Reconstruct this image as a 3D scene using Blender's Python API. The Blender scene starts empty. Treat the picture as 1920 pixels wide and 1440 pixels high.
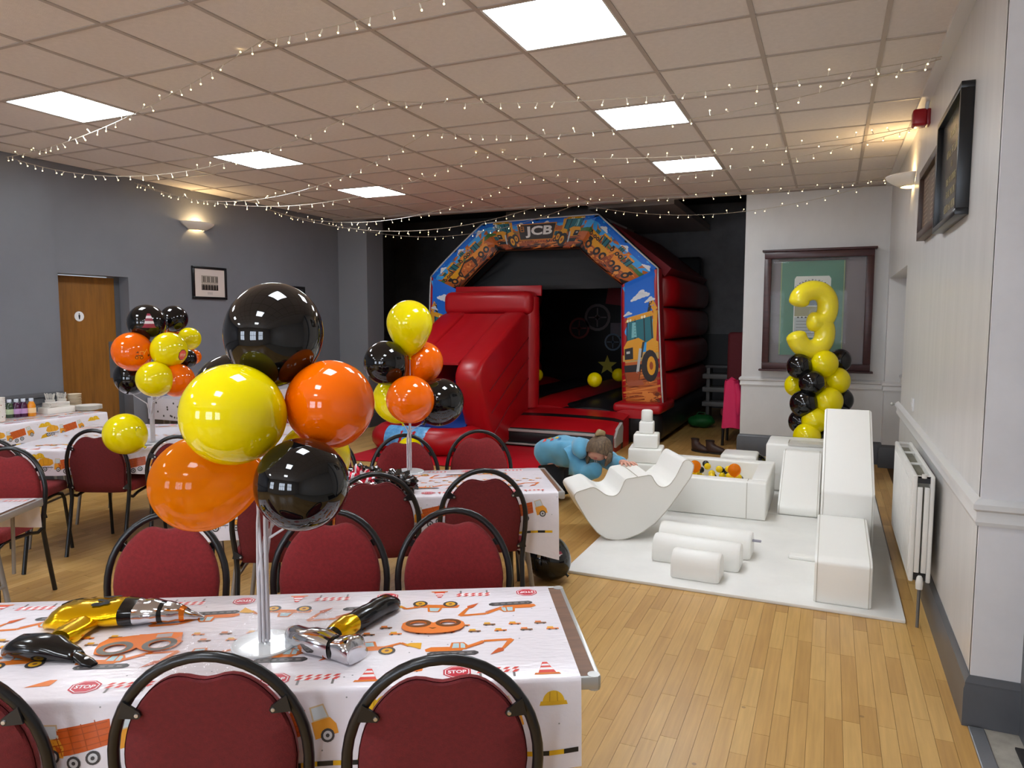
import bpy, bmesh, math, random
from math import sin, cos, pi, radians, sqrt, exp
from mathutils import Vector, Matrix, noise
from mathutils.geometry import tessellate_polygon

# ------------------------------------------------------------------ camera, world, light, exposure
SC = bpy.context.scene
COL = SC.collection
rnd = random.Random(7)

cam_data = bpy.data.cameras.new('camera')
cam_data.sensor_width = 36.0
cam_data.lens = 1351.02 / 1920 * 36
cam_data.clip_start = 0.05
cam = bpy.data.objects.new('camera', cam_data)
COL.objects.link(cam)
YAW, PITCH, ROLL = 0.41556, 0.087094, 0.001632
fw = Vector((-sin(YAW) * cos(PITCH), cos(YAW) * cos(PITCH), -sin(PITCH)))
rt0 = Vector((cos(YAW), sin(YAW), 0))
up0 = rt0.cross(fw)
rt = cos(ROLL) * rt0 + sin(ROLL) * up0
up = -sin(ROLL) * rt0 + cos(ROLL) * up0
cam.matrix_world = Matrix(((rt.x, up.x, -fw.x, 0), (rt.y, up.y, -fw.y, 0), (rt.z, up.z, -fw.z, 1.58), (0, 0, 0, 1)))
SC.camera = cam

world = bpy.data.worlds.new('world')
SC.world = world
world.use_nodes = True
world.node_tree.nodes['Background'].inputs[0].default_value = (0.80, 0.90, 1.0, 1)
world.node_tree.nodes['Background'].inputs[1].default_value = 1.0

SC.view_settings.view_transform = 'Standard'
SC.view_settings.look = 'None'
SC.view_settings.exposure = 0.0
SC.view_settings.gamma = 1.0
SC.view_settings.use_curve_mapping = False
PANEL_W = 25.0        # luminance of the ceiling panels
WINDOW_W = 12.5       # daylight in the windows of the rear wall
SCONCE_W = 7.0       # watts of each wall sconce bulb

# ------------------------------------------------------------------ materials
def lin(c):
    def f(v):
        v = v / 255.0
        return v / 12.92 if v <= 0.04045 else ((v + 0.055) / 1.055) ** 2.4
    return (f(c[0]), f(c[1]), f(c[2]), 1.0)

MATS = {}
def M(name, rgb, rough=0.5, metal=0.0, spec=0.5, var=None, bump=None, coat=0.0, trans=0.0, sheen=0.0, stretch=None, sss=0.0, emit=None, alpha=None, ior=1.45):
    if name in MATS:
        return MATS[name]
    m = bpy.data.materials.new(name)
    m.use_nodes = True
    nt = m.node_tree
    b = nt.nodes['Principled BSDF']
    b.inputs['Base Color'].default_value = lin(rgb)
    b.inputs['Roughness'].default_value = rough
    b.inputs['Metallic'].default_value = metal
    b.inputs['Specular IOR Level'].default_value = spec
    b.inputs['IOR'].default_value = ior
    b.inputs['Coat Weight'].default_value = coat
    b.inputs['Coat Roughness'].default_value = 0.04
    b.inputs['Transmission Weight'].default_value = trans
    b.inputs['Sheen Weight'].default_value = sheen
    if alpha is not None:
        b.inputs['Alpha'].default_value = alpha
    if emit:
        b.inputs['Emission Color'].default_value = lin(emit[0])
        b.inputs['Emission Strength'].default_value = emit[1]
    tc = None
    if var or bump:
        tc = nt.nodes.new('ShaderNodeTexCoord')
        mp = nt.nodes.new('ShaderNodeMapping')
        if stretch:
            mp.inputs['Scale'].default_value = stretch
        nt.links.new(tc.outputs['Object'], mp.inputs['Vector'])
    if var:
        n = nt.nodes.new('ShaderNodeTexNoise')
        n.inputs['Scale'].default_value = var[0]
        n.inputs['Detail'].default_value = 5
        n.inputs['Roughness'].default_value = 0.65
        nt.links.new(mp.outputs['Vector'], n.inputs['Vector'])
        r = nt.nodes.new('ShaderNodeValToRGB')
        r.color_ramp.elements[0].position = 0.3
        r.color_ramp.elements[1].position = 0.7
        c2 = var[2] if len(var) > 2 else tuple(max(0, v * (1 - var[1])) for v in rgb)
        r.color_ramp.elements[0].color = lin(c2)
        r.color_ramp.elements[1].color = lin(rgb)
        nt.links.new(n.outputs['Fac'], r.inputs['Fac'])
        nt.links.new(r.outputs['Color'], b.inputs['Base Color'])
    if bump:
        n2 = nt.nodes.new('ShaderNodeTexNoise')
        n2.inputs['Scale'].default_value = bump[0]
        n2.inputs['Detail'].default_value = bump[2] if len(bump) > 2 else 3
        nt.links.new(mp.outputs['Vector'], n2.inputs['Vector'])
        bp = nt.nodes.new('ShaderNodeBump')
        bp.inputs['Strength'].default_value = bump[1]
        bp.inputs['Distance'].default_value = 0.01
        nt.links.new(n2.outputs['Fac'], bp.inputs['Height'])
        nt.links.new(bp.outputs['Normal'], b.inputs['Normal'])
    MATS[name] = m
    return m

def emitter(name, rgb, strength, sample=True):
    m = bpy.data.materials.new(name)
    m.use_nodes = True
    nt = m.node_tree
    nt.nodes.clear()
    o = nt.nodes.new('ShaderNodeOutputMaterial')
    e = nt.nodes.new('ShaderNodeEmission')
    e.inputs[0].default_value = lin(rgb)
    e.inputs[1].default_value = strength
    nt.links.new(e.outputs[0], o.inputs[0])
    if not sample:
        m.cycles.emission_sampling = 'NONE'
    return m

def ink(rgb, rough=0.35):
    return M('ink_%d_%d_%d' % rgb, rgb, rough=rough)

# ------------------------------------------------------------------ mesh building
class G:
    def __init__(s):
        s.bm = bmesh.new()
        s.mi = 0
    def _tag(s, faces):
        for f in faces:
            f.material_index = s.mi
    def face(s, pts):
        f = s.bm.faces.new([s.bm.verts.new(p) for p in pts])
        f.material_index = s.mi
        return f
    def box(s, x0, x1, y0, y1, z0, z1, M4=None, bev=0, seg=2):
        r = bmesh.ops.create_cube(s.bm, size=1.0)
        vs = r['verts']
        for v in vs:
            v.co = Vector((x0 + (v.co.x + .5) * (x1 - x0), y0 + (v.co.y + .5) * (y1 - y0), z0 + (v.co.z + .5) * (z1 - z0)))
        fs = list({f for v in vs for f in v.link_faces})
        s._tag(fs)
        if bev:
            es = list({e for v in vs for e in v.link_edges})
            rr = bmesh.ops.bevel(s.bm, geom=es, offset=bev, segments=seg, profile=0.5, affect='EDGES')
            s._tag(rr['faces'])
            vs = list({v for f in rr['faces'] for v in f.verts} | {v for f in fs if f.is_valid for v in f.verts})
        if M4 is not None:
            for v in vs:
                v.co = M4 @ v.co
        return vs
    def ring(s, pts):
        return [s.bm.verts.new(p) for p in pts]
    def skin(s, rings, closed_ring=True, cap0=True, cap1=True, loop=False):
        R = [s.ring(r) if not isinstance(r[0], bmesh.types.BMVert) else r for r in rings]
        n = len(R[0])
        fs = []
        pairs = list(zip(R[:-1], R[1:]))
        if loop:
            pairs.append((R[-1], R[0]))
        for a, b in pairs:
            for i in range(n if closed_ring else n - 1):
                j = (i + 1) % n
                fs.append(s.bm.faces.new((a[i], a[j], b[j], b[i])))
        if not loop and closed_ring:
            if cap0:
                fs.append(s.bm.faces.new(list(reversed(R[0]))))
            if cap1:
                fs.append(s.bm.faces.new(R[-1]))
        s._tag(fs)
        return R
    def tube(s, pts, r, n=8, loop=False, cap=True, flat=1.0):
        P = [Vector(p) for p in pts]
        N = len(P)
        rad = r if isinstance(r, (list, tuple)) else [r] * N
        rings = []
        prev = None
        for i in range(N):
            if loop:
                t = P[(i + 1) % N] - P[i - 1]
            else:
                t = P[min(i + 1, N - 1)] - P[max(i - 1, 0)]
            t.normalize()
            if prev is None:
                a = Vector((0, 0, 1)) if abs(t.z) < .9 else Vector((1, 0, 0))
                u = t.cross(a).normalized()
            else:
                u = (prev - t * prev.dot(t)).normalized()
            prev = u
            w = t.cross(u)
            rings.append([P[i] + rad[i] * (cos(2 * pi * k / n) * u * flat + sin(2 * pi * k / n) * w) for k in range(n)])
        s.skin(rings, cap0=cap, cap1=cap, loop=loop)
    def lathe(s, prof, n=24, M4=None):
        """prof: list of (r,z); closed at both ends when r is 0"""
        rings = []
        for r, z in prof:
            if r < 1e-6:
                v = Vector((0, 0, z))
                rings.append([s.bm.verts.new(M4 @ v if M4 else v)])
            else:
                rr = []
                for k in range(n):
                    v = Vector((r * cos(2 * pi * k / n), r * sin(2 * pi * k / n), z))
                    rr.append(s.bm.verts.new(M4 @ v if M4 else v))
                rings.append(rr)
        fs = []
        for a, b in zip(rings[:-1], rings[1:]):
            if len(a) == 1 and len(b) == 1:
                continue
            for k in range(n):
                j = (k + 1) % n
                if len(a) == 1:
                    fs.append(s.bm.faces.new((a[0], b[j], b[k])))
                elif len(b) == 1:
                    fs.append(s.bm.faces.new((a[k], a[j], b[0])))
                else:
                    fs.append(s.bm.faces.new((a[k], a[j], b[j], b[k])))
        s._tag(fs)
    def sphere(s, c, r, u=16, v=10, sc=(1, 1, 1)):
        prof = [(max(0, r * sin(pi * i / v)), -r * cos(pi * i / v)) for i in range(v + 1)]
        prof[0] = (0, -r)
        prof[-1] = (0, r)
        s.lathe(prof, u, Matrix.Translation(c) @ Matrix.Diagonal((sc[0], sc[1], sc[2], 1)))
    def prism(s, pts2, map3, t0, t1):
        """extrude a 2-D outline between t0 and t1; map3(a,b,t) -> Vector"""
        a = [s.bm.verts.new(map3(p[0], p[1], t0)) for p in pts2]
        b = [s.bm.verts.new(map3(p[0], p[1], t1)) for p in pts2]
        n = len(a)
        fs = [s.bm.faces.new((a[i], a[(i + 1) % n], b[(i + 1) % n], b[i])) for i in range(n)]
        for tri in tessellate_polygon([[Vector((p[0], p[1], 0)) for p in pts2]]):
            fs.append(s.bm.faces.new([a[k] for k in reversed(tri)]))
            fs.append(s.bm.faces.new([b[k] for k in tri]))
        s._tag(fs)
    def mesh(s, name, mats, smooth=None, recalc=True):
        if recalc:
            bmesh.ops.recalc_face_normals(s.bm, faces=s.bm.faces[:])
        me = bpy.data.meshes.new(name)
        s.bm.to_mesh(me)
        s.bm.free()
        for m in (mats if isinstance(mats, (list, tuple)) else [mats]):
            me.materials.append(m)
        if smooth is not None:
            me.polygons.foreach_set('use_smooth', [True] * len(me.polygons))
            if smooth < 180:
                me.set_sharp_from_angle(angle=radians(smooth))
        return me

def link(name, data, parent=None, loc=None, rz=0.0):
    o = bpy.data.objects.new(name, data)
    COL.objects.link(o)
    if parent is not None:
        o.parent = parent
    if loc is not None:
        o.location = loc
    if rz:
        o.rotation_euler = (0, 0, rz)
    return o

def obj(name, g, mats, parent=None, smooth=None, loc=None, rz=0.0, recalc=True):
    return link(name, g.mesh(name, mats, smooth, recalc), parent, loc, rz)

def tag(o, label=None, cat=None, group=None, kind=None):
    if label: o['label'] = label
    if cat: o['category'] = cat
    if group: o['group'] = group
    if kind: o['kind'] = kind
    return o

def thing(name, label, cat, loc=(0, 0, 0), rz=0.0, group=None):
    o = link(name, None, None, loc, rz)
    o.empty_display_size = 0.1
    return tag(o, label, cat, group)

def struct(name, g, mats, parent=None, smooth=None):
    o = obj(name, g, mats, parent, smooth)
    if parent is None:
        o['kind'] = 'structure'
    return o

def dup(root, loc, rz, label=None, group=None):
    r = root.copy()
    COL.objects.link(r)
    r.location = loc
    r.rotation_euler = (0, 0, rz)
    if label: r['label'] = label
    if group: r['group'] = group
    for ch in list(root.children):
        c = ch.copy()
        COL.objects.link(c)
        c.parent = r
        for g in list(ch.children):
            d = g.copy()
            COL.objects.link(d)
            d.parent = c
    return r

# ------------------------------------------------------------------ flat print (thin ink shapes laid on a surface)
_txt_cache = {}
def text2d(s, bold=0.0):
    """outline triangles of a word in Blender's built-in font: list of triangles in unit height, width"""
    key = (s, bold)
    if key not in _txt_cache:
        cu = bpy.data.curves.new('word', 'FONT')
        cu.body = s
        cu.size = 1.0
        cu.offset = bold
        cu.resolution_u = 3
        o = bpy.data.objects.new('word', cu)
        COL.objects.link(o)
        bpy.context.view_layer.update()
        me = o.evaluated_get(bpy.context.evaluated_depsgraph_get()).to_mesh()
        me.calc_loop_triangles()
        tris = [[(me.vertices[i].co.x, me.vertices[i].co.y) for i in t.vertices] for t in me.loop_triangles]
        o.evaluated_get(bpy.context.evaluated_depsgraph_get()).to_mesh_clear()
        COL.objects.unlink(o)
        bpy.data.objects.remove(o)
        bpy.data.curves.remove(cu)
        xs = [p[0] for t in tris for p in t] or [0, 1]
        ys = [p[1] for t in tris for p in t] or [0, 1]
        w = (max(xs) - min(xs)) or 1
        h = (max(ys) - min(ys)) or 1
        _txt_cache[key] = ([[((p[0] - min(xs)) / w, (p[1] - min(ys)) / h) for p in t] for t in tris], w / h)
    return _txt_cache[key]

class Print:
    """collects 2-D shapes (u,v in metres) by colour, then maps them onto a surface"""
    def __init__(s):
        s.items = []
        s.motif = 0
        s.layer = 0
        s.T = lambda u, v: (u, v)
        s.clip = None
    def place(s, u, v, sc=1.0, rot=0.0, flip=False):
        s.motif += 1
        c, n = cos(rot), sin(rot)
        fx = -sc if flip else sc
        s.T = lambda a, b: (u + fx * a * c - sc * b * n, v + fx * a * n + sc * b * c)
        return s
    def poly(s, pts, rgb, layer=None):
        s.items.append(([s.T(*p) for p in pts], rgb, s.layer if layer is None else layer, None, s.motif))
    def tris(s, tri, rgb, layer):
        s.items.append(([s.T(*p) for p in tri], rgb, layer, 'tri', s.motif))
    def circle(s, x, y, r, rgb, layer=0, n=14, ry=None):
        ry = ry or r
        s.poly([(x + r * cos(2 * pi * k / n), y + ry * sin(2 * pi * k / n)) for k in range(n)], rgb, layer)
    def rect(s, x0, y0, x1, y1, rgb, layer=0):
        s.poly([(x0, y0), (x1, y0), (x1, y1), (x0, y1)], rgb, layer)
    def line(s, pts, w, rgb, layer=0):
        for (x0, y0), (x1, y1) in zip(pts[:-1], pts[1:]):
            L = sqrt((x1 - x0) ** 2 + (y1 - y0) ** 2) or 1
            nx, ny = -(y1 - y0) / L * w / 2, (x1 - x0) / L * w / 2
            s.poly([(x0 + nx, y0 + ny), (x0 - nx, y0 - ny), (x1 - nx, y1 - ny), (x1 + nx, y1 + ny)], rgb, layer)
    def text(s, word, x, y, w, h, rgb, layer=0, bold=0.0):
        tr, asp = text2d(word, bold)
        for t in tr:
            s.tris([(x + p[0] * w, y + p[1] * h) for p in t], rgb, layer)
    def build(s, name, f, parent, maxlen=None, step=0.00025, base=0.0006, ok=None, rough=0.35, whole=False):
        """f(u,v,off) -> Vector"""
        cols = []
        g = G()
        bad = {q[4] for q in s.items if not all(ok(*p) for p in q[0])} if ok and whole else set()
        for pts, rgb, layer, kind, mo in s.items:
            if mo in bad or (ok and not all(ok(*p) for p in pts)):
                continue
            if rgb not in cols:
                cols.append(rgb)
            mi = cols.index(rgb)
            if kind == 'tri':
                tl = [[0, 1, 2]]
            else:
                tl = tessellate_polygon([[Vector((p[0], p[1], 0)) for p in pts]])
            out = []
            for t in tl:
                out.append([Vector((pts[k][0], pts[k][1])) for k in t])
            if maxlen:
                for _ in range(6):
                    nxt = []
                    ch = False
                    for t in out:
                        L = [(t[0] - t[1]).length, (t[1] - t[2]).length, (t[2] - t[0]).length]
                        m = max(L)
                        if m <= maxlen:
                            nxt.append(t)
                            continue
                        ch = True
                        i = L.index(m)
                        a, b, c = t[i], t[(i + 1) % 3], t[(i + 2) % 3]
                        md = (a + b) / 2
                        nxt += [[a, md, c], [md, b, c]]
                    out = nxt
                    if not ch:
                        break
            for t in out:
                if abs((t[1] - t[0]).cross(t[2] - t[0])) < 1e-9:
                    continue
                fc = g.bm.faces.new([g.bm.verts.new(f(p.x, p.y, base + layer * step)) for p in t])
                fc.material_index = mi
        if not cols:
            g.bm.free()
            return None
        return obj(name, g, [ink(c, rough) for c in cols], parent, recalc=False)
# ------------------------------------------------------------------ the room
CEIL = 3.056
XL, XR, YB, YR = -6.75, 0.55, 8.88, -4.0
wall_grey = M('grey_wall_paint', (120, 122, 129), rough=0.38, var=(1.3, 0.06), bump=(9, 0.08))
wall_white = M('white_wall_paint', (214, 211, 208), rough=0.32, var=(2.0, 0.05), bump=(5, 0.10), stretch=(1, 4, 0.6))
trim_white = M('white_gloss_trim', (214, 212, 210), rough=0.3)
base_grey = M('grey_gloss_skirting', (88, 89, 93), rough=0.33, var=(6, 0.08))
dark_paint = M('dark_stage_paint', (150, 146, 147), rough=0.6, var=(3, 0.15))
black_paint = M('black_stage_paint', (46, 44, 46), rough=0.7)

def plain(name, kind_boxes, mat):
    g = G()
    for b in kind_boxes:
        g.box(*b)
    return struct(name, g, mat)

# floor: dark bed with maple strips laid on it
plank_mat = bpy.data.materials.new('maple_strip')
plank_mat.use_nodes = True
nt = plank_mat.node_tree
bs = nt.nodes['Principled BSDF']
bs.inputs['Roughness'].default_value = 0.34
oi = nt.nodes.new('ShaderNodeObjectInfo')
ge = nt.nodes.new('ShaderNodeNewGeometry')
ad = nt.nodes.new('ShaderNodeMath'); ad.operation = 'ADD'
fr = nt.nodes.new('ShaderNodeMath'); fr.operation = 'FRACT'
nt.links.new(oi.outputs['Random'], ad.inputs[0]); nt.links.new(ge.outputs['Random Per Island'], ad.inputs[1])
nt.links.new(ad.outputs[0], fr.inputs[0])
ramp = nt.nodes.new('ShaderNodeValToRGB')
ramp.color_ramp.elements[0].color = lin((192, 147, 82))
ramp.color_ramp.elements[1].color = lin((216, 174, 106))
e = ramp.color_ramp.elements.new(0.5); e.color = lin((208, 164, 96))
nt.links.new(fr.outputs[0], ramp.inputs['Fac'])
mp = nt.nodes.new('ShaderNodeMapping'); mp.inputs['Scale'].default_value = (60, 3.0, 1)
nt.links.new(ge.outputs['Position'], mp.inputs['Vector'])
gr = nt.nodes.new('ShaderNodeTexNoise'); gr.inputs['Scale'].default_value = 1.0; gr.inputs['Detail'].default_value = 4
nt.links.new(mp.outputs[0], gr.inputs['Vector'])
mp2 = nt.nodes.new('ShaderNodeMapping'); mp2.inputs['Scale'].default_value = (2.2, 1.4, 1)
nt.links.new(ge.outputs['Position'], mp2.inputs['Vector'])
gw = nt.nodes.new('ShaderNodeTexNoise'); gw.inputs['Scale'].default_value = 1.0; gw.inputs['Detail'].default_value = 6
nt.links.new(mp2.outputs[0], gw.inputs['Vector'])
mx = nt.nodes.new('ShaderNodeMix'); mx.data_type = 'RGBA'; mx.blend_type = 'MULTIPLY'
cr2 = nt.nodes.new('ShaderNodeValToRGB')
cr2.color_ramp.elements[0].position = 0.3; cr2.color_ramp.elements[0].color = (0.80, 0.78, 0.75, 1)
cr2.color_ramp.elements[1].position = 0.7; cr2.color_ramp.elements[1].color = (1.04, 1.04, 1.04, 1)
nt.links.new(gr.outputs['Fac'], cr2.inputs['Fac'])
mx.inputs[0].default_value = 0.75
nt.links.new(ramp.outputs[0], mx.inputs[6]); nt.links.new(cr2.outputs[0], mx.inputs[7])
mx2 = nt.nodes.new('ShaderNodeMix'); mx2.data_type = 'RGBA'; mx2.blend_type = 'MULTIPLY'; mx2.inputs[0].default_value = 0.6
cr3 = nt.nodes.new('ShaderNodeValToRGB')
cr3.color_ramp.elements[0].position = 0.35; cr3.color_ramp.elements[0].color = (0.86, 0.84, 0.80, 1)
cr3.color_ramp.elements[1].position = 0.65; cr3.color_ramp.elements[1].color = (1.0, 1.0, 1.0, 1)
nt.links.new(gw.outputs['Fac'], cr3.inputs['Fac'])
nt.links.new(mx.outputs[2], mx2.inputs[6]); nt.links.new(cr3.outputs[0], mx2.inputs[7])
# small dark scuffs and knots
vo = nt.nodes.new('ShaderNodeTexVoronoi'); vo.inputs['Scale'].default_value = 5.0
nt.links.new(ge.outputs['Position'], vo.inputs['Vector'])
lt = nt.nodes.new('ShaderNodeMath'); lt.operation = 'LESS_THAN'; lt.inputs[1].default_value = 0.045
nt.links.new(vo.outputs['Distance'], lt.inputs[0])
mx3 = nt.nodes.new('ShaderNodeMix'); mx3.data_type = 'RGBA'; mx3.inputs[7].default_value = lin((110, 78, 45))
sm = nt.nodes.new('ShaderNodeMath'); sm.operation = 'MULTIPLY'; sm.inputs[1].default_value = 0.55
nt.links.new(lt.outputs[0], sm.inputs[0]); nt.links.new(sm.outputs[0], mx3.inputs[0])
nt.links.new(mx2.outputs[2], mx3.inputs[6])
nt.links.new(mx3.outputs[2], bs.inputs['Base Color'])
bp = nt.nodes.new('ShaderNodeBump'); bp.inputs['Strength'].default_value = 0.06; bp.inputs['Distance'].default_value = 0.01
nt.links.new(gr.outputs['Fac'], bp.inputs['Height']); nt.links.new(bp.outputs[0], bs.inputs['Normal'])

floor = plain('floor', [(-9.0, 2.6, YR - 0.2, 14.2, -0.12, -0.006)], M('floor_bed', (92, 66, 38), rough=0.8))
PW = 0.064
LENS = [0.36, 0.48, 0.62, 0.80]
plank_me = {}
for L in LENS:
    g = G()
    g.box(-PW / 2 + 0.0006, PW / 2 - 0.0006, 0.0006, L - 0.0006, -0.008, 0.0)
    plank_me[L] = g.mesh('plank', plank_mat)
pl = []
x = XL
while x < XR:
    y = YR - rnd.random() * 0.5
    while y < 13.6:
        L = rnd.choice(LENS)
        pl.append((x + PW / 2, y, L))
        y += L
    x += PW
def seen(p):
    d = Vector((p[0], p[1] + .2, 0)) - Vector((0, 0, 1.58))
    z = d.dot(fw)
    if z < 1: return None
    u = d.dot(rt) / z * 1351 + 960
    v = 720 - d.dot(up) / z * 1351
    if not (-40 < u < 1960 and v < 1480): return None
    # tables, cloths and the play mat hide the boards under them
    if u < 1080 and v > 1110: return None
    if p[0] > -1.47 and p[0] < 0.40 and 4.2 < p[1] < 8.0: return None
    return z
vis = sorted(((seen(p), p) for p in pl if seen(p)), key=lambda t: t[0])[:300]
near = {t[1] for t in vis}
for p in near:
    link('plank', plank_me[p[2]], floor, (p[0], p[1], 0))
g = G()
for p in pl:
    if p in near: continue
    a, b, c = p
    vs = [g.bm.verts.new(v) for v in ((a - PW / 2 + .0006, b + .0006, -.008), (a + PW / 2 - .0006, b + .0006, -.008), (a + PW / 2 - .0006, b + c - .0006, -.008), (a - PW / 2 + .0006, b + c - .0006, -.008))]
    vt = [g.bm.verts.new(Vector(v.co) + Vector((0, 0, .008))) for v in vs]
    g.bm.faces.new(vt)
    for i in range(4):
        g.bm.faces.new((vs[i], vs[(i + 1) % 4], vt[(i + 1) % 4], vt[i]))
o = obj('planks', g, plank_mat, floor, recalc=False); o['kind'] = 'stuff'

# ceiling: exposed grid of tees with lay-in tiles
PX, PY = -1.3026, 3.5012            # centre of one light panel, a tile of the grid
tile_mat = M('ceiling_tile', (224, 216, 210), rough=0.85, var=(30, 0.04), bump=(160, 0.12))
tee_mat = M('ceiling_tee', (176, 165, 156), rough=0.5)  # darker than the tiles: shadow along the grid lines put into the colour
ceil = plain('ceiling', [(XL - 0.2, XR + 0.02, YR, YB - 0.02, CEIL + 0.06, CEIL + 0.12)], M('ceiling_void', (150, 140, 130), rough=0.9))
gx = [PX + 0.3 + 0.6 * k for k in range(-12, 5)]
gy = [PY + 0.3 + 0.6 * k for k in range(-14, 12)]
x0, x1, y0, y1 = XL, XR - 0.045, YR, YB - 0.09
T = 0.012
LIGHTS = [(0, 0), (0, 1), (0, 2), (-1, 0), (-1, 1), (-1, 2), (0, -1), (-1, -1), (0, -2), (-1, -2), (0, -3), (-1, -3)]  # last four are unseen panels added behind the camera to brighten surfaces facing it
light_c = [(PX + 3.6 * a, PY + 1.8 * b) for a, b in LIGHTS]
xs = [x0] + [v for v in gx if x0 + .05 < v < x1 - .05] + [x1]
ys = [y0] + [v for v in gy if y0 + .05 < v < y1 - .05] + [y1]
tile_cache = {}
hid = G()
for xa, xb in zip(xs[:-1], xs[1:]):
    for ya, yb in zip(ys[:-1], ys[1:]):
        cx, cy = (xa + xb) / 2, (ya + yb) / 2
        if any(abs(cx - a) < .2 and abs(cy - b) < .2 for a, b in light_c):
            continue
        w, h = round(xb - xa - 0.02, 3), round(yb - ya - 0.02, 3)
        if cy < 0.9 or (cy < 2.3 and cx > -0.5):
            hid.box(cx - w / 2, cx + w / 2, cy - h / 2, cy + h / 2, CEIL + .006, CEIL + .022)
            continue
        if (w, h) not in tile_cache:
            g = G()
            g.box(-w / 2, w / 2, -h / 2, h / 2, 0, 0.016)
            tile_cache[(w, h)] = g.mesh('ceiling_tile', tile_mat)
        link('ceiling_tile', tile_cache[(w, h)], ceil, (cx, cy, CEIL + 0.006))
o = obj('ceiling_tiles', hid, tile_mat, ceil); o['kind'] = 'stuff'
for v in xs[1:-1]:
    g = G(); g.box(v - T, v + T, y0, y1, CEIL, CEIL + 0.03); obj('main_tee', g, tee_mat, ceil)
for v in ys[1:-1]:
    g = G(); g.box(x0, x1, v - T, v + T, CEIL + 0.0007, CEIL + 0.028); obj('cross_tee', g, tee_mat, ceil)
g = G(); g.box(x1 - .02, XR, y0, YB, CEIL - 0.02, CEIL + 0.05)
struct('trim_1', g, trim_white)                                    # batten along the right-hand wall
g = G(); g.box(XL, XR, y1 - 0.02, YB, CEIL - 0.015, CEIL + 0.05)
struct('trim_2', g, M('bulkhead_edge', (170, 160, 152), rough=0.6))

panel_emit = emitter('panel_diffuser', (240, 248, 255), PANEL_W)
panel_frame = M('panel_frame', (205, 205, 202), rough=0.4)
pn = ['large bright square ceiling light cut by the top of the picture', 'square ceiling light second nearest in the right-hand row', 'square ceiling light furthest back in the right-hand row',
      'square ceiling light nearest in the left-hand row, beside the grey wall', 'square ceiling light second nearest in the left-hand row', 'square ceiling light furthest back in the left-hand row',
      'square ceiling light behind the viewpoint in the right-hand row', 'square ceiling light behind the viewpoint in the left-hand row', 'second square ceiling light, added unseen behind the viewpoint, right-hand row', 'second square ceiling light, added unseen behind the viewpoint, left-hand row', 'third square ceiling light, added unseen behind the viewpoint, right-hand row', 'third square ceiling light, added unseen behind the viewpoint, left-hand row']
for (cx, cy), lb in zip(light_c, pn):
    t = thing('ceiling_light', lb, 'ceiling light', (cx, cy, CEIL), 0, 'recessed square ceiling lights')
    h = 0.277
    g = G()
    for bx in ((-.289, .289, -.289, -h), (-.289, .289, h, .289), (-.289, -h, -h, h), (h, .289, -h, h)):
        g.box(bx[0], bx[1], bx[2], bx[3], 0.0015, 0.03)
    obj('frame', g, panel_frame, t)
    g = G(); g.box(-h, h, -h, h, 0.004, 0.02); obj('diffuser', g, panel_emit, t)

# walls
g = G()
DY0, DY1, DH = 4.585, 5.34, 2.03
g.box(XL - .25, XL, YR, DY0, 0, CEIL + .1); g.box(XL - .25, XL, DY1, YB, 0, CEIL + .1); g.box(XL - .25, XL, DY0, DY1, DH, CEIL + .1)
struct('wall_left', g, wall_grey)
g = G(); g.box(XL, XL + .012, YR, 4.56, 0, CEIL); struct('trim_3', g, wall_grey)     # thicker plaster up to the door
g = G()
NY0, NY1, NH = 6.72, 8.70, 2.04                                     # recess in the right-hand wall
WX = XR + .35
g.box(XR, WX, 3.23, NY0, 0, CEIL + .1); g.box(XR, WX, NY1, YB + .1, 0, CEIL + .1); g.box(XR, WX, NY0, NY1, NH, CEIL + .1); g.box(XR + .16, WX, NY0, NY1, 0, NH)
struct('wall_right', g, wall_white)
AX0, AX1 = -6.24, -0.95                                             # opening to the stage alcove
g = G(); g.box(AX1, XR + .3, YB, YB + .14, 0, 3.6); struct('wall_back', g, wall_white)
g = G(); g.box(XL, AX0, YB, YB + .42, 0, 3.6); struct('wall_back_left', g, M('grey_pilaster_paint', (126, 127, 132), rough=.45))
g = G(); g.box(AX0, AX1, YB, YB + .12, CEIL + .02, 3.75); struct('wall_back_over', g, dark_paint)
g = G()
g.box(-9, -8.8, YB, 14, 0, 3.8); g.box(1.2, 1.4, YB, 14, 0, 3.8); g.box(-9, 1.4, 13.6, 13.8, 0, 3.8)
g.box(-9, AX0 - .3, YB + .3, YB + .42, 0, 3.8); g.box(AX1 + .3, 1.4, YB + .1, YB + .16, 0, 3.8)
struct('wall_alcove', g, dark_paint)
g = G(); g.box(-9, 1.4, YB + .1, 14, 3.7, 3.8); struct('ceiling_alcove', g, black_paint)
g = G(); g.box(-3.3, -2.05, 10.2, 13.4, 3.2, 3.3); g.box(-5.6, -3.3, 12.4, 12.9, 3.1, 3.6); struct('trim_4', g, M('alcove_duct', (206, 192, 186), rough=.6))
g = G(); g.box(-9, 1.4, 13.5, 13.6, 0, 1.35); struct('trim_5', g, M('alcove_panelling', (66, 66, 68), rough=.5))
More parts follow.
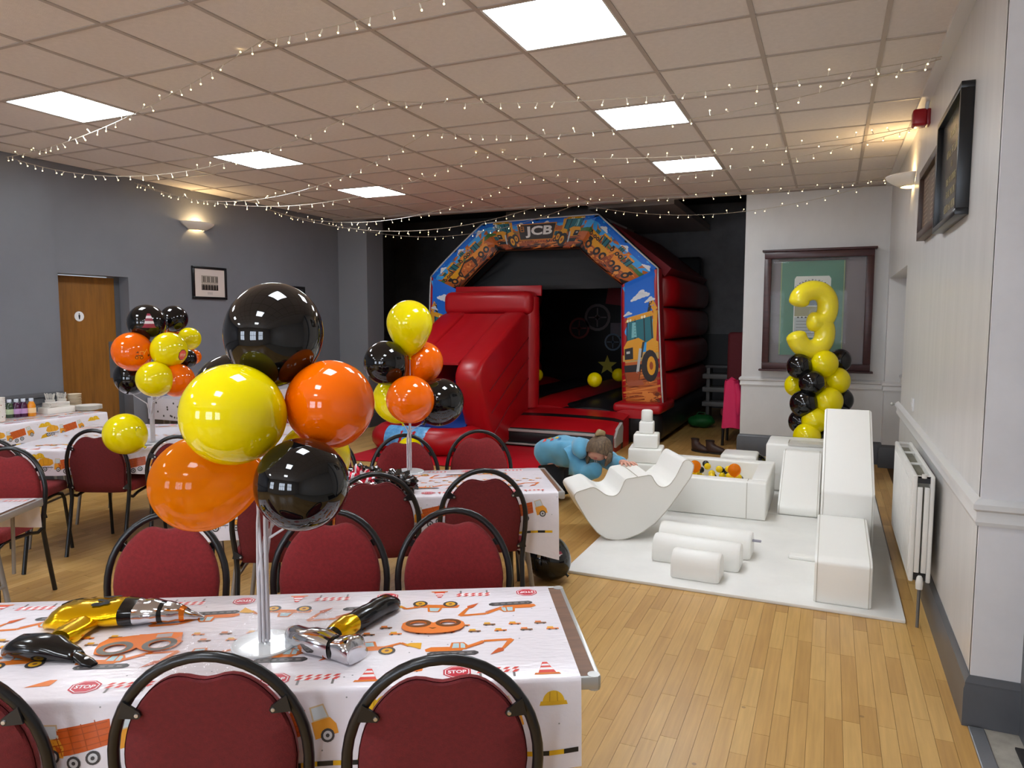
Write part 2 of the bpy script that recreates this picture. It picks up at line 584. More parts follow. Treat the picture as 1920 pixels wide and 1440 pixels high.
# doorway side on the right: return of the wall, passage beyond
g = G(); g.box(XR, 0.715, 3.215, 3.245, 0, CEIL); struct('trim_6', g, M('pillar_paint', (222, 220, 222), rough=.35, var=(3, .05)))
g = G(); g.box(0.715, 0.79, 3.10, 3.3, 0, CEIL); struct('door_2', g, M('door_frame_grey', (86, 87, 92), rough=.4))
g = G(); g.box(0.79, 2.4, 3.23, 3.33, 0, CEIL); g.box(2.4, 2.5, YR, 3.33, 0, CEIL); struct('wall_passage', g, wall_white)
g = G(); g.box(XR + .02, 2.4, YR, 3.25, CEIL, CEIL + .1); struct('ceiling_passage', g, M('passage_ceiling', (225, 222, 218), rough=.8))
g = G(); g.box(0.60, 2.4, YR, 3.21, -.006, 0.002); struct('floor_passage', g, M('grey_lino', (176, 170, 158), rough=.5, var=(14, .15)))
g = G(); g.box(0.545, 0.60, YR, 3.18, 0, 0.010, bev=.004); struct('trim_7', g, M('metal_threshold', (168, 170, 174), rough=.38, metal=.8))
t = thing('door_mat', 'dark ribbed door mat at the bottom right corner', 'mat', (0.90, 2.62, 0.002))
g = G(); g.box(-.22, .6, -.5, .46, 0, .010, bev=.003); obj('rubber_base', g, M('mat_rubber', (38, 36, 36), rough=.8), t)
g = G()
for k in range(18): g.box(-.20 + k * .045, -.175 + k * .045, -.47, .43, .010, .014)
obj('ribs', g, M('mat_ribs', (56, 53, 52), rough=.9), t)
# rear wall with windows
g = G()
WN = [(-5.6, -4.2), (-2.6, -1.2), (-0.6, .4)]
WZ0, WZ1 = 0.95, 2.45
xx = XL
for a, b in WN:
    g.box(xx, a, YR - .2, YR, 0, CEIL); g.box(a, b, YR - .2, YR, 0, WZ0); g.box(a, b, YR - .2, YR, WZ1, CEIL); xx = b
g.box(xx, 2.5, YR - .2, YR, 0, CEIL)
struct('wall_rear', g, wall_white)
win_emit = emitter('daylit_pane', (225, 238, 255), WINDOW_W)
for i, (a, b) in enumerate(WN):
    g = G()
    for k in range(4): g.box(a + (b - a) * k / 3 - .03, a + (b - a) * k / 3 + .03, YR - .12, YR - .06, WZ0, WZ1)
    for zz in (WZ0, 1.75, WZ1): g.box(a, b, YR - .12, YR - .06, zz - .03, zz + .03)
    w = struct('window_%d' % (i + 1), g, trim_white)
    g = G(); g.face([(a, YR - .1, WZ0), (b, YR - .1, WZ0), (b, YR - .1, WZ1), (a, YR - .1, WZ1)]); obj('pane', g, win_emit, w)

# skirtings and dado rails
def rail(name, prof, path, mat):
    """prof: (out,z) outline; path: list of (x,y,nx,ny) stations, n = direction into the room"""
    g = G()
    g.skin([[Vector((px + nx * o, py + ny * o, z)) for o, z in prof] for px, py, nx, ny in path])
    return struct(name, g, mat, smooth=25)
SK = [(0, 0), (.024, 0), (.024, .15), (.019, .165), (.019, .175), (.012, .19), (.004, .20), (0, .20)]
SKT = [(0, 0), (.03, 0), (.03, .20), (.024, .215), (.024, .225), (.014, .24), (.004, .25), (0, .25)]
DR = [(0, .80), (.012, .80), (.016, .815), (.012, .83), (.012, .855), (.026, .865), (.026, .885), (.012, .90), (0, .905)]
rail('baseboard_right', SK, [(XR, NY0, -1, 0), (XR, 3.215, -1, -1), (.715, 3.215, 0, -1)], base_grey)
rail('baseboard_niche', SK, [(XR + .16, NY1, -1, 0), (XR + .16, NY0, -1, 0)], base_grey)
rail('baseboard_back', SKT, [(AX1, YB + .1, -1, 0), (AX1, YB, -1, -1), (XR, YB, 0, -1)], base_grey)
rail('baseboard_left', SK, [(XL, YB, 1, 0), (XL, DY1, 1, 0)], base_grey)
rail('baseboard_left_front', SK, [(XL + .012, 4.56, 1, 0), (XL + .012, YR, 1, 0)], base_grey)
rail('trim_8', DR, [(XR, NY0 + .2, -1, 0), (XR, 3.215, -1, -1), (.715, 3.215, 0, -1)], trim_white)
rail('trim_9', [(a, z + .03) for a, z in DR], [(AX1, YB + .1, -1, 0), (AX1, YB, -1, -1), (XR, YB, 0, -1)], trim_white)
rail('trim_10', [(a, z + .12) for a, z in DR], [(XR + .16, NY1, -1, 0), (XR + .16, NY0, -1, 0)], trim_white)
JP = [(XR, YB, -1, 0), (XR, NY1, -1, -1), (XR + .16, NY1, 0, -1)]
rail('baseboard_jamb', SKT, JP, base_grey)
rail('trim_12', [(a, z + .03) for a, z in DR], JP, trim_white)
rail('trim_11', DR, [(XL + .012, 4.57, 1, 0), (XL + .012, YR, 1, 0)], base_grey)
rail('baseboard_pilaster', SK, [(XL, YB, 0, -1), (AX0, YB, 1, -1), (AX0, YB + .42, 1, 0)], base_grey)

# left-hand door in its recess
door_wood = M('oak_veneer_door', (150, 98, 34), rough=.42, var=(3, .22), stretch=(8, 8, .6))
g = G(); g.box(XL - .19, XL - .145, DY0, DY1 - .06, 0, DH - .01)
d1 = struct('door_1', g, door_wood)
g = G(); g.box(XL - .25, XL - .14, DY1 - .06, DY1, 0, DH); obj('door_frame', g, base_grey, d1)
g = G(); g.box(XL - .145, XL - .142, DY1 - .15, DY1 - .08, .98, 1.36); obj('push_plate', g, M('steel_plate', (128, 132, 136), rough=.35, metal=.7), d1)
g = G(); g.lathe([(0, 0), (.05, 0), (.05, .004), (0, .004)], 20, Matrix.Translation((XL - .144, 4.88, 1.62)) @ Matrix.Rotation(pi / 2, 4, 'Y'))
sg = obj('toilet_sign', g, M('sign_white', (235, 236, 236), rough=.3), d1)
g = G()
A = lambda y, z: (XL - .1395, 4.88 + y, 1.62 + z)
g.sphere(Vector(A(0, .024)), .006, 8, 6, (.3, 1, 1))
g.tube([A(0, .015), A(0, -.005), A(0, -.03)], [.009, .008, .004], 6, flat=1)
obj('figure', g, M('sign_black', (25, 25, 28), rough=.4), sg)
# ------------------------------------------------------------------ chairs
chair_black = M('chair_black_tube', (22, 22, 24), rough=0.28, spec=.6)
fabric = M('burgundy_weave', (142, 36, 40), rough=0.9, sheen=.06, var=(90, .16), bump=(420, .35, 2), stretch=(1, 1, 1))
fabric_shaded = M('burgundy_weave_shaded', (112, 30, 33), rough=0.85, var=(90, .14), bump=(420, .25, 2))  # same fabric as the front, darkened: shade on the rear put into the colour
screw_mat = M('screw_steel', (200, 200, 202), rough=.3, metal=1)

def lean(z):
    return -.215 - max(0, z - .42) * .11 - max(0, z - .70) * .06

def build_chair(label, group):
    t = thing('banquet_chair', label, 'chair', (0, 0, 0), 0, group)
    def hoop(s):
        pass
    p = [(-.196, -.31, .0), (-.196, -.262, .20), (-.197, -.222, .38), (-.203, lean(.46), .46), (-.2115, lean(.55), .55)]
    arc = [(-.2135 * cos(a), lean(.595 + .257 * sin(a)), .595 + .257 * sin(a)) for a in [pi * k / 22 for k in range(23)]]
    pts = p + arc + [(-q[0], q[1], q[2]) for q in reversed(p)]
    g = G(); g.tube(pts, .0128, 10); obj('back_hoop', g, chair_black, t, 60)
    # padded backrest
    def top(x):
        return .595 + sqrt(max(0, 1 - (x / .189) ** 2)) * .232 - .030 * exp(-(x / .05) ** 2)
    out = []
    for k in range(7): out.append((-.172 - .017 * k / 6, .425 + .17 * k / 6))
    for k in range(1, 30):
        x = -.189 * cos(pi * k / 30); out.append((x, top(x)))
    for k in range(7): out.append((.189 - .017 * k / 6, .595 - .17 * k / 6))
    out = out + [(.09, .42), (0, .42), (-.09, .42)]
    cz = .60
    def rg(s, dy): return [Vector((x * s, lean(cz + (z - cz) * s) + dy, cz + (z - cz) * s)) for x, z in out]
    g = G()
    R = g.skin([rg(1, -.004), rg(1.0, .010), rg(.975, .019), rg(.92, .026), rg(.7, .032), rg(.35, .035)], cap0=False)
    obj('backrest', g, fabric, t, 60)
    g = G(); g.skin([rg(.99, -.004), rg(.97, -.011), rg(.6, -.014)], cap0=False); obj('back_panel', g, fabric_shaded, t, 60)
    for z, xo in ((.735, .158), (.47, .19)):
        for s in (-1, 1):
            g = G(); y = lean(z) - .014
            yo = lean(z)
            A = [(s * (xo + .016), z + .020), (s * (xo + .026), z - .018), (s * (xo - .016), z - .021), (s * (xo - .022), z - .014), (s * (xo - .018), z - .005)]
            if s < 0: A = A[::-1]
            g.prism(A, lambda a, b, tt: Vector((a, yo + tt, b)), -.019, -.012)
            b = obj('bracket', g, chair_black, t)
            g = G(); g.lathe([(0, 0), (.0055, 0), (.0045, .003), (0, .0035)], 8, Matrix.Translation((s * (xo - .013), yo - .019, z - .012)) @ Matrix.Rotation(pi / 2, 4, 'X'))
            obj('screw', g, screw_mat, b, 40)
    g = G()
    def sr(s, z, f=1): return [Vector((s * x, s * y + .005, z)) for x, y in seat]
    seat = []
    for cx, cy, a0 in ((.165, .165, 0), (-.165, .165, 90), (-.165, -.165, 180), (.165, -.165, 270)):
        for k in range(6):
            a = radians(a0 + 90 * k / 5); seat.append((cx + .05 * cos(a), cy + .05 * sin(a)))
    g.skin([sr(.93, .425), sr(1.0, .432), sr(1.0, .468), sr(.975, .484), sr(.9, .492), sr(.5, .499)]); obj('seat', g, fabric, t, 50)
    for s in (-1, 1):
        g = G()
        g.tube([(s * .20, -.226, .405), (s * .197, -.17, .385), (s * .19, -.10, .40), (s * .185, .05, .412), (s * .185, .12, .412)], .010, 8); obj('seat_rail', g, chair_black, t, 60)
        g = G()
        g.tube([(s * .18, .10, .415), (s * .185, .165, .40), (s * .19, .185, .36), (s * .205, .225, 0.0)], .0115, 8); obj('leg', g, chair_black, t, 60)
    return t

def unit(rz): return Vector((cos(rz), sin(rz))), Vector((-sin(rz), cos(rz)))
def chair_loc(tx, ty, rz):
    u, n = unit(rz)
    return (tx - n.x * lean(.85), ty - n.y * lean(.85), 0)

A29, A31, A27 = radians(28.8), radians(31), radians(27)
CH = [  # top of the back (x,y), heading, label
 (-1.225, 1.112, A29, 'burgundy chair seen from behind at the near table, left of the two whole ones'),
 (-0.742, 1.312, A29, 'burgundy chair with its back to us at the right end of the near table'),
 (-1.715, 0.838, A29, 'burgundy chair cut off by the bottom left corner of the picture'),
 (-2.262, 1.915, A29 + pi + .03, 'burgundy chair across the near table, behind the yellow foil drill'),
 (-1.730, 2.200, A29 + pi, 'burgundy chair across the near table, right behind the white balloon sticks'),
 (-1.306, 2.405, A29 + pi - .02, 'burgundy chair across the near table, at its right end'),
 (-2.36, 2.60, A31, 'burgundy chair at the middle table mostly hidden behind the near balloons'),
 (-1.968, 2.832, A31 + .05, 'burgundy chair with its back to us in front of the crumpled foil balloon'),
 (-1.528, 3.122, A31, 'burgundy chair with its back to us nearest the right end of the middle table'),
 (-2.98, 3.72, A31 + pi, 'burgundy chair on the far side of the middle table, half behind the orange balloon'),
 (-2.470, 3.895, A31 + pi, 'burgundy chair on the far side of the middle table, behind the white balloon stick'),
 (-2.118, 4.250, A31 + pi, 'burgundy chair on the far side of the middle table, just before the black inflatable step'),
 (-4.46, 3.21, A27 - .10, 'burgundy chair seen from behind at the left table, its legs in view'),
 (-3.74, 3.26, A27, 'burgundy chair with its back to us at the left table, behind the big yellow balloon'),
 (-5.02, 4.72, A27 + pi, 'burgundy chair on the far side of the left table, behind the loose yellow balloon'),
 (-4.43, 5.05, A27 + pi, 'burgundy chair on the far side of the left table, right of the balloon sticks'),
 (-4.28, 2.56, A27 + pi + .02, 'burgundy chair facing us at the small table corner on the left edge'),
 (-4.742, 2.718, A27, 'burgundy chair at the left table, half cut off by the left edge of the picture'),
]
GRP = 'burgundy banquet chairs round the party tables'
proto = None
for tx, ty, rz, lb in CH:
    loc = chair_loc(tx, ty, rz)
    if proto is None:
        proto = build_chair(lb, GRP); proto.location = loc; proto.rotation_euler = (0, 0, rz)
    else:
        dup(proto, loc, rz, lb)

# ------------------------------------------------------------------ tables
wood_top = M('table_laminate', (128, 88, 62), rough=.45, var=(5, .2), stretch=(1, 12, 1))
alu = M('table_edge', (188, 188, 186), rough=.35, metal=.6)
leg_grey = M('table_leg_grey', (150, 144, 138), rough=.4, metal=.3)
TL, TW, TH = 1.83, .61, .70
def table(label, loc, rz, L=TL, W=TW, H=TH, name='folding_table'):
    """origin on the floor under the centre; x along the length"""
    t = thing(name, label, 'table', (loc[0], loc[1], 0), rz, 'trestle tables')
    g = G(); g.box(-L / 2 + .004, L / 2 - .004, -W / 2 + .004, W / 2 - .004, H - .024, H); obj('table_top', g, wood_top, t)
    g = G()
    for y in (-1, 1): g.box(-L / 2, L / 2, y * W / 2 - .006, y * W / 2 + .006, H - .03, H + .001, bev=.002)
    for x in (-1, 1): g.box(x * L / 2 - .006, x * L / 2 + .006, -W / 2, W / 2, H - .03, H + .001, bev=.002)
    for x in (-1, 1):
        for y in (-1, 1): g.lathe([(0, H - .034), (.016, H - .034), (.016, H + .002), (0, H + .002)], 12, Matrix.Translation((x * (L / 2 - .010), y * (W / 2 - .010), 0)))
    obj('edge_band', g, alu, t, 40)
    for x in (-1, 1):
        for y in (-1, 1):
            g = G()
            g.tube([(x * (L / 2 - .22), y * (W / 2 - .07), H - .03), (x * (L / 2 - .13), y * (W / 2 - .05), 0)], .0125, 8)
            g.tube([(x * (L / 2 - .10), y * (W / 2 - .07), H - .03), (x * (L / 2 - .12), y * (W / 2 - .055), .34)], .009, 8)
            obj('leg', g, leg_grey, t, 60)
        g = G(); g.tube([(x * (L / 2 - .165), -(W / 2 - .06), .28), (x * (L / 2 - .165), (W / 2 - .06), .28)], .009, 8); obj('crossbar', g, leg_grey, t, 60)
        g = G()
        for y in (-1, 1): g.lathe([(0, H - .040), (.032, H - .040), (.036, H - .024), (0, H - .024)], 14, Matrix.Translation((x * (L / 2 - .20), y * (W / 2 - .07), 0)))
        obj('leg_socket', g, chair_black, t, 40)
    return t

OR, DOR, YE, GR, DK, LB, RD, WH, BR = (226, 122, 40), (205, 92, 32), (232, 172, 40), (120, 116, 116), (66, 64, 66), (176, 205, 212), (200, 44, 62), (243, 240, 242), (138, 92, 60)
def excavator(P, sc=1):
    P.poly([(-.10, .0), (.07, 0), (.085, .012), (.085, .026), (.07, .038), (-.10, .038), (-.115, .026), (-.115, .012)], DK, 0)
    P.poly([(-.095, .009), (.065, .009), (.072, .019), (.065, .029), (-.095, .029), (-.103, .019)], GR, 1)
    for k in range(6): P.circle(-.085 + .03 * k, .019, .007, DK, 2, 8)
    P.poly([(-.12, .04), (.02, .04), (.03, .055), (.0, .075), (-.10, .078), (-.125, .06)], OR, 1)
    P.poly([(-.03, .055), (.04, .05), (.045, .085), (.03, .112), (-.02, .112)], OR, 2)
    P.poly([(-.018, .062), (.010, .062), (.010, .104), (-.012, .104)], LB, 3)
    P.poly([(.016, .062), (.034, .060), (.034, .09), (.026, .104), (.016, .104)], LB, 3)
    P.line([(.035, .065), (.11, .118), (.225, .125)], .018, OR, 1)
    P.line([(.04, .058), (.11, .10)], .005, DOR, 2)
    P.poly([(.215, .135), (.235, .12), (.19, .045), (.178, .05)], OR, 2)
    P.poly([(.185, .05), (.185, .025), (.13, -.005), (.15, .03), (.165, .05)], DOR, 3)
def loader(P):
    for x, r in ((-.055, .027), (.055, .027)):
        P.circle(x, .027, r, DK, 1); P.circle(x, .027, r * .66, YE, 2); P.circle(x, .027, r * .25, BR, 3)
    P.poly([(-.09, .035), (.075, .035), (.075, .058), (.0, .065), (-.085, .06)], OR, 0)
    P.poly([(-.03, .06), (.025, .06), (.018, .10), (-.022, .10)], OR, 1)
    P.poly([(-.022, .065), (.016, .065), (.011, .094), (-.016, .094)], LB, 2)
    P.line([(.05, .055), (.10, .075), (.125, .05)], .012, OR, 2)
    P.poly([(.11, .06), (.16, .02), (.165, .065), (.13, .07)], YE, 3)
def stop(P, r=.052):
    o = [(r * cos(pi / 8 + k * pi / 4), r * .86 * sin(pi / 8 + k * pi / 4)) for k in range(8)]
    P.poly(o, RD, 1); P.poly([(x * .88, y * .88) for x, y in o], WH, 2); P.poly([(x * .81, y * .81) for x, y in o], RD, 3)
    P.text('STOP', -r * .62, -r * .22, r * 1.24, r * .44, WH, 4, .03)
def cone(P):
    P.poly([(-.045, 0), (.045, 0), (.04, .012), (-.04, .012)], OR, 1)
    P.poly([(-.03, .012), (.03, .012), (.008, .085), (-.008, .085)], (224, 70, 58), 2)
    P.poly([(-.024, .03), (.024, .03), (.0185, .046), (-.0185, .046)], WH, 3)
    P.poly([(-.015, .058), (.015, .058), (.010, .071), (-.010, .071)], WH, 3)
def barrier(P):
    P.rect(-.07, .03, .07, .065, WH, 0)
    for k in range(5): P.poly([(-.07 + k * .03, .03), (-.055 + k * .03, .03), (-.043 + k * .03, .047), (-.058 + k * .03, .047)], (220, 70, 62), 1)
    for k in range(5): P.poly([(-.07 + k * .03, .05), (-.055 + k * .03, .05), (-.043 + k * .03, .065), (-.058 + k * .03, .065)], (220, 70, 62), 1)
    P.rect(-.06, 0, -.052, .03, GR, 0); P.rect(.052, 0, .06, .03, GR, 0)
def hat(P):
    P.poly([(-.05 * cos(pi * k / 12), .05 * sin(pi * k / 12)) for k in range(13)], (236, 190, 40), 1)
    P.poly([(-.064, -.012), (.064, -.012), (.058, .006), (-.058, .006)], (228, 178, 34), 2)
    P.line([(-.018, .004), (-.016, .046)], .004, (200, 150, 30), 3); P.line([(.018, .004), (.016, .046)], .004, (200, 150, 30), 3)
def wheel(P, x, y, r):
    P.circle(x, y, r, DK, 3); P.circle(x, y, r * .66, (205, 205, 208), 4); P.circle(x, y, r * .28, DK, 5)
def cab(P, x, flip=1):
    P.poly([(x, .02), (x + .075 * flip, .02), (x + .075 * flip, .05), (x + .06 * flip, .075), (x, .075)], (235, 160, 50), 1)
    P.poly([(x + .004 * flip, .075), (x + .058 * flip, .075), (x + .05 * flip, .122), (x + .004 * flip, .122)], (214, 190, 150), 1)
    P.poly([(x + .009 * flip, .079), (x + .053 * flip, .079), (x + .046 * flip, .117), (x + .009 * flip, .117)], (206, 214, 218), 2)
def dump(P):
    P.poly([(-.15, .05), (.01, .045), (.02, .12), (-.17, .135)], DOR, 1)
    for k in range(4):
        P.line([(-.165, .065 + k * .02), (.012, .06 + k * .018)], .003, (176, 80, 26), 2)
        P.line([(-.14 + k * .04, .05), (-.15 + k * .042, .13)], .003, (176, 80, 26), 2)
    cab(P, .03)
    for x in (-.11, -.05, .07): wheel(P, x, .022, .022)
def mixer(P):
    P.poly([(-.12, .07), (-.10, .05), (.0, .055), (.03, .075), (.02, .11), (-.04, .13), (-.10, .115)], (232, 164, 40), 1)
    P.line([(-.06, .055), (-.07, .125)], .003, (190, 130, 40), 2); P.line([(-.02, .055), (-.02, .128)], .003, (190, 130, 40), 2)
    for k in range(5): P.line([(-.11 + k * .03, .02), (-.11 + k * .03, .05)], .002, GR, 1)
    P.rect(-.13, .035, .03, .043, GR, 1)
    cab(P, .04)
    for x in (-.10, -.05, .08): wheel(P, x, .022, .022)
def minis(P, k):
    P.rect(-.022, 0, .022, .012, OR if k % 2 else BR, 1); P.rect(-.018, .012, .004, .024, YE if k % 3 else OR, 1); P.circle(-.012, 0, .005, DK, 2, 8); P.circle(.012, 0, .005, DK, 2, 8)

cloth_mat = M('plastic_tablecloth', (236, 230, 236), rough=.22, spec=.5, bump=(26, .22, 4), stretch=(1, 3.0, 1), coat=.15)
def cloth(label, loc, rz, L, W, dropF, dropB, H=TH, name='tablecloth', shift=0.0, seed=0, up=False):
    """L,W: cloth extent on the top. dropF/dropB: function of s giving the hanging depth"""
    rr = random.Random(seed)
    ph = rr.random() * 6
    z0 = H + .0035
    fold = .012
    def f(s, v, off=0.0):
        # v: 0..W on the top; below 0 hangs at the front; above W hangs at the back
        if 0 <= v <= W:
            return Vector((s, v - W / 2, z0 + off))
        front = v < 0
        d = -v if front else v - W
        sg = -1 if front else 1
        R = .010
        if d < R * pi / 2:
            a = d / R
            return Vector((s, sg * (W / 2 + (R + off) * sin(a)), z0 - R + (R + off) * cos(a)))
        d2 = d - R * pi / 2
        amp = fold * min(1, d2 / .12)
        y = R + amp * (sin(s * 13 + ph) * .5 + sin(s * 29 + ph * 2) * .35 + .9) + d2 * .05
        return Vector((s, sg * (W / 2 + y + off), z0 - R - d2))
    g = G()
    n = int(L / .03)
    S = [-L / 2 + L * k / n for k in range(n + 1)]
    rows = []
    for s in S:
        df, db = dropF(s), dropB(s)
        vs = [-df * (1 - k / 8) for k in range(8)] + [-.015, -.008] + [W * k / 6 for k in range(7)] + [W + .008, W + .015] + [W + db * (k + 1) / 6 for k in range(6)]
        rows.append([f(s + shift, v) for v in vs])
    g.skin(rows, closed_ring=False)
    c = obj(name, g, cloth_mat, None, 50, (loc[0], loc[1], 0), rz)
    tag(c, label, 'tablecloth', 'digger-printed party tablecloths')
    P = Print()
    per = .445
    k0 = int(-L / 2 / per) - 1
    for k in range(k0, -k0 + 1):
        b = k * per + .12 + .1 * seed
        o = .0 if not seed else .2
        # near half reads upright from the front, the far half is printed the other way up
        sc = .68
        P.place(b, .135, sc); excavator(P)
        P.place(b + .215, .15, .85, .08); loader(P)
        P.place(b + .16, W - .125, sc, pi + .06); excavator(P)
        P.place(b - .06, W - .10, .85, pi - .1); loader(P)
        P.place(b + .0, .045, .72); stop(P)
        P.place(b + .23, W - .05, .68, pi); stop(P)
        P.place(b + .225, .015, .75); cone(P)
        P.place(b + .10, .012, .75); barrier(P)
        P.place(b - .11, .06, .7, .2); P.poly([(-.05, 0), (.03, -.01), (.045, .03), (.02, .035)], OR, 1)
        P.place(b + .06, W - .02, .75, pi); barrier(P); P.place(b - .05, W - .02, .62, pi); cone(P)
        for q in range(6):
            P.place(b + q * .074 - .2, W / 2 + .012, .8); minis(P, q); P.place(b + q * .074 - .17, W / 2 - .03, .8); minis(P, q + 1)
        for q in range(12):
            P.place(b - .25 + rr.random() * per, .03 + rr.random() * (W - .06)); P.circle(0, 0, .0025, (120, 120, 124), 0, 6)
        # hanging edge
        P.place(b - .17, -.055, .58); hat(P)
        P.place(b + .235, -.06, .55); hat(P)
        P.place(b - .10, -.150, .72); mixer(P)
        P.place(b + .09, -.142, .74, .25); dump(P)
        P.place(b + .255, -.174 if seed != 1 else -.20, 1); P.poly([(-.05, 0), (.05, 0), (.035, .035), (.0, .052), (-.03, .04)], (228, 172, 36), 1)
        for q in range(12): P.place(b - .2225 + q * per / 12, -.186 if seed != 1 else -.212); P.rect(0, 0, per / 12, .012, (30, 30, 30) if q % 2 else (236, 186, 30), 2)
        for q in range(8):
            P.place(b - .25 + rr.random() * per, -.02 - rr.random() * .14); P.circle(0, 0, .0022, (150, 150, 150), 0, 6)
        P.place(b + .05, W + .05, .6, pi); hat(P)
    T = shift
    P.build('print', lambda u, v, off: f(u, v, off), c, maxlen=.045, whole=True, ok=lambda u, v: -L / 2 + .004 < u - T < L / 2 - .004 and (v <= W or v < W + .1) and v > -(dropF(max(-L / 2, min(L / 2, u - T))) - .004))
    return c, f

def frame_of(corner, rz, L=TL, W=TW):
    """centre of a table whose right-hand front corner is given"""
    u, n = unit(rz)
    return (corner[0] - u.x * L / 2 + n.x * W / 2, corner[1] - u.y * L / 2 + n.y * W / 2)

T1 = frame_of((-.497, 1.662), A29)
table('folding table with brown wood end and metal edging, nearest to us', T1, A29)
cloth1, f1 = cloth('digger-printed white plastic tablecloth on the near table', T1, A29, TL + .0, TW, lambda s: .165 + .03 * (s + .9) + .006 * sin(s * 9), lambda s: .14, shift=-.045, seed=0)
T2 = frame_of((-1.232, 3.458), A31)
table('folding table in the middle of the room below the small balloon bunch', T2, A31)
def drop2(s): return .20 + max(0, s - .42) * .32 + .005 * sin(s * 11)
cloth2, f2 = cloth('digger-printed tablecloth with one corner hanging low on the middle table', T2, A31, TL, TW, drop2, lambda s: .15, shift=-.03, seed=1)
u4, n4 = unit(radians(27))
T4 = (-3.545 - u4.x * TL / 2 - n4.x * TW / 2, 2.268 - u4.y * TL / 2 - n4.y * TW / 2)
table('folding table whose corner and two grey legs enter from the left edge', T4, radians(27))
cloth4, f4 = cloth('digger-printed tablecloth on the table corner at the left edge', T4, radians(27), TL, TW, lambda s: .16, lambda s: .16, shift=-.02, seed=2)
u3, n3 = unit(A27)
c3 = (-5.40 + u3.x * TL / 2, 3.55 + u3.y * TL / 2)
for k, w in ((-1, 'front'), (1, 'back')):
    table('long table under the left balloon bunch, %s one of the pair' % ('nearer' if k < 0 else 'further'), (c3[0] + k * n3.x * TW / 2, c3[1] + k * n3.y * TW / 2), A27)
cloth3, f3 = cloth('wide digger-printed tablecloth under the left balloon bunch', c3, A27, TL, 2 * TW, lambda s: .17 + .01 * sin(8 * s), lambda s: .15, shift=.0, seed=3)
# buffet table along the left wall
BX = -6.43
table('buffet table along the grey wall with bottles and plates', (BX, 3.64), pi / 2, H=.73)
cloth5, f5 = cloth('digger-printed tablecloth on the buffet table by the grey wall', (BX, 3.64), pi / 2, TL, TW, lambda s: .24, lambda s: .02, H=.73, seed=4)
# ------------------------------------------------------------------ balloons
def latex(name, rgb, deep, glow=.25, rough=.06):
    m = M(name, rgb, rough=rough, spec=.55, coat=.25)
    nt = m.node_tree
    b = nt.nodes['Principled BSDF']
    out = nt.nodes['Material Output']
    tr = nt.nodes.new('ShaderNodeBsdfTranslucent')
    tr.inputs[0].default_value = lin(rgb)
    mix = nt.nodes.new('ShaderNodeMixShader')
    mix.inputs[0].default_value = glow
    nt.links.new(b.outputs[0], mix.inputs[1]); nt.links.new(tr.outputs[0], mix.inputs[2]); nt.links.new(mix.outputs[0], out.inputs[0])
    return m
L_YE = latex('yellow_latex', (248, 228, 0), None, .12)
L_OR = latex('orange_latex', (255, 112, 0), None, .12)
L_BK = latex('black_latex', (9, 9, 11), None, .0, .04)
L_OT = M('thin_orange_latex', (236, 136, 0), rough=.05, spec=.55, coat=.25)
def thin_orange():
    nt = L_OT.node_tree
    b = nt.nodes['Principled BSDF']; out = nt.nodes['Material Output']
    tp = nt.nodes.new('ShaderNodeBsdfTransparent'); tp.inputs[0].default_value = lin((255, 206, 110))
    tr = nt.nodes.new('ShaderNodeBsdfTranslucent'); tr.inputs[0].default_value = lin((255, 182, 40))
    m1 = nt.nodes.new('ShaderNodeMixShader'); m1.inputs[0].default_value = .62
    m2 = nt.nodes.new('ShaderNodeMixShader'); m2.inputs[0].default_value = .68
    nt.links.new(tp.outputs[0], m1.inputs[1]); nt.links.new(tr.outputs[0], m1.inputs[2])
    nt.links.new(b.outputs[0], m2.inputs[1]); nt.links.new(m1.outputs[0], m2.inputs[2]); nt.links.new(m2.outputs[0], out.inputs[0])
thin_orange()
LATEX = {'y': L_YE, 'o': L_OR, 'k': L_BK, 't': L_OT}

def balloon_mesh(kind, tear=0.0, n=40):
    """unit radius, neck at -z"""
    prof = []
    m = 30
    for i in range(m + 1):
        a = pi * i / m
        r, z = sin(a), cos(a)
        if z < 0:
            k = -z
            z = -k * (1 + tear * k ** 1.2)
            r = r * (1 - .30 * tear * k ** 2) 
        prof.append((r, z))
    zb = prof[-1][1]
    prof = [p for p in prof if p[1] > zb + .03]
    prof += [(.07, zb - .02), (.045, zb - .06), (.05, zb - .075)]
    prof[0] = (0, 1)
    body = prof[::-1]
    g = G(); g.lathe([(0, zb - .075)] + body, n)
    bm = g.mesh('latex_skin', LATEX[kind], 180)
    g = G(); g.lathe([(0, zb - .17), (.075, zb - .16), (.05, zb - .11), (.04, zb - .08), (.06, zb - .05), (0, zb - .03)], 10)
    kn = g.mesh('knot', LATEX[kind], 180)
    return bm, kn
B_ME = {}
def balloon(label, c, r, kind, neck=(0, 0, -1), tear=.15, group=None, sc=(1, 1, 1), name='balloon'):
    key = (kind, round(tear, 2))
    if key not in B_ME: B_ME[key] = balloon_mesh(kind, tear)
    t = thing(name, label, 'balloon', c, 0, group)
    q = Vector((0, 0, -1)).rotation_difference(Vector(neck).normalized())
    t.rotation_mode = 'QUATERNION'
    t.rotation_quaternion = q
    t.scale = (r * sc[0], r * sc[1], r * sc[2])
    link('latex_skin', B_ME[key][0], t); link('knot', B_ME[key][1], t)
    return t
def ball_print(t, az, el, draw):
    """print on a unit balloon, centred on world direction az/el, without its own label"""
    P = Print(); draw(P)
    q = t.rotation_quaternion.inverted()
    d = Vector((cos(el) * cos(az), cos(el) * sin(az), sin(el)))
    ux = Vector((-sin(az), cos(az), 0)); uz = d.cross(ux)
    def f(u, v, off):
        return q @ ((d + ux * u + uz * v).normalized() * (1.004 + off * 8))
    P.build('print', f, t, maxlen=.15)

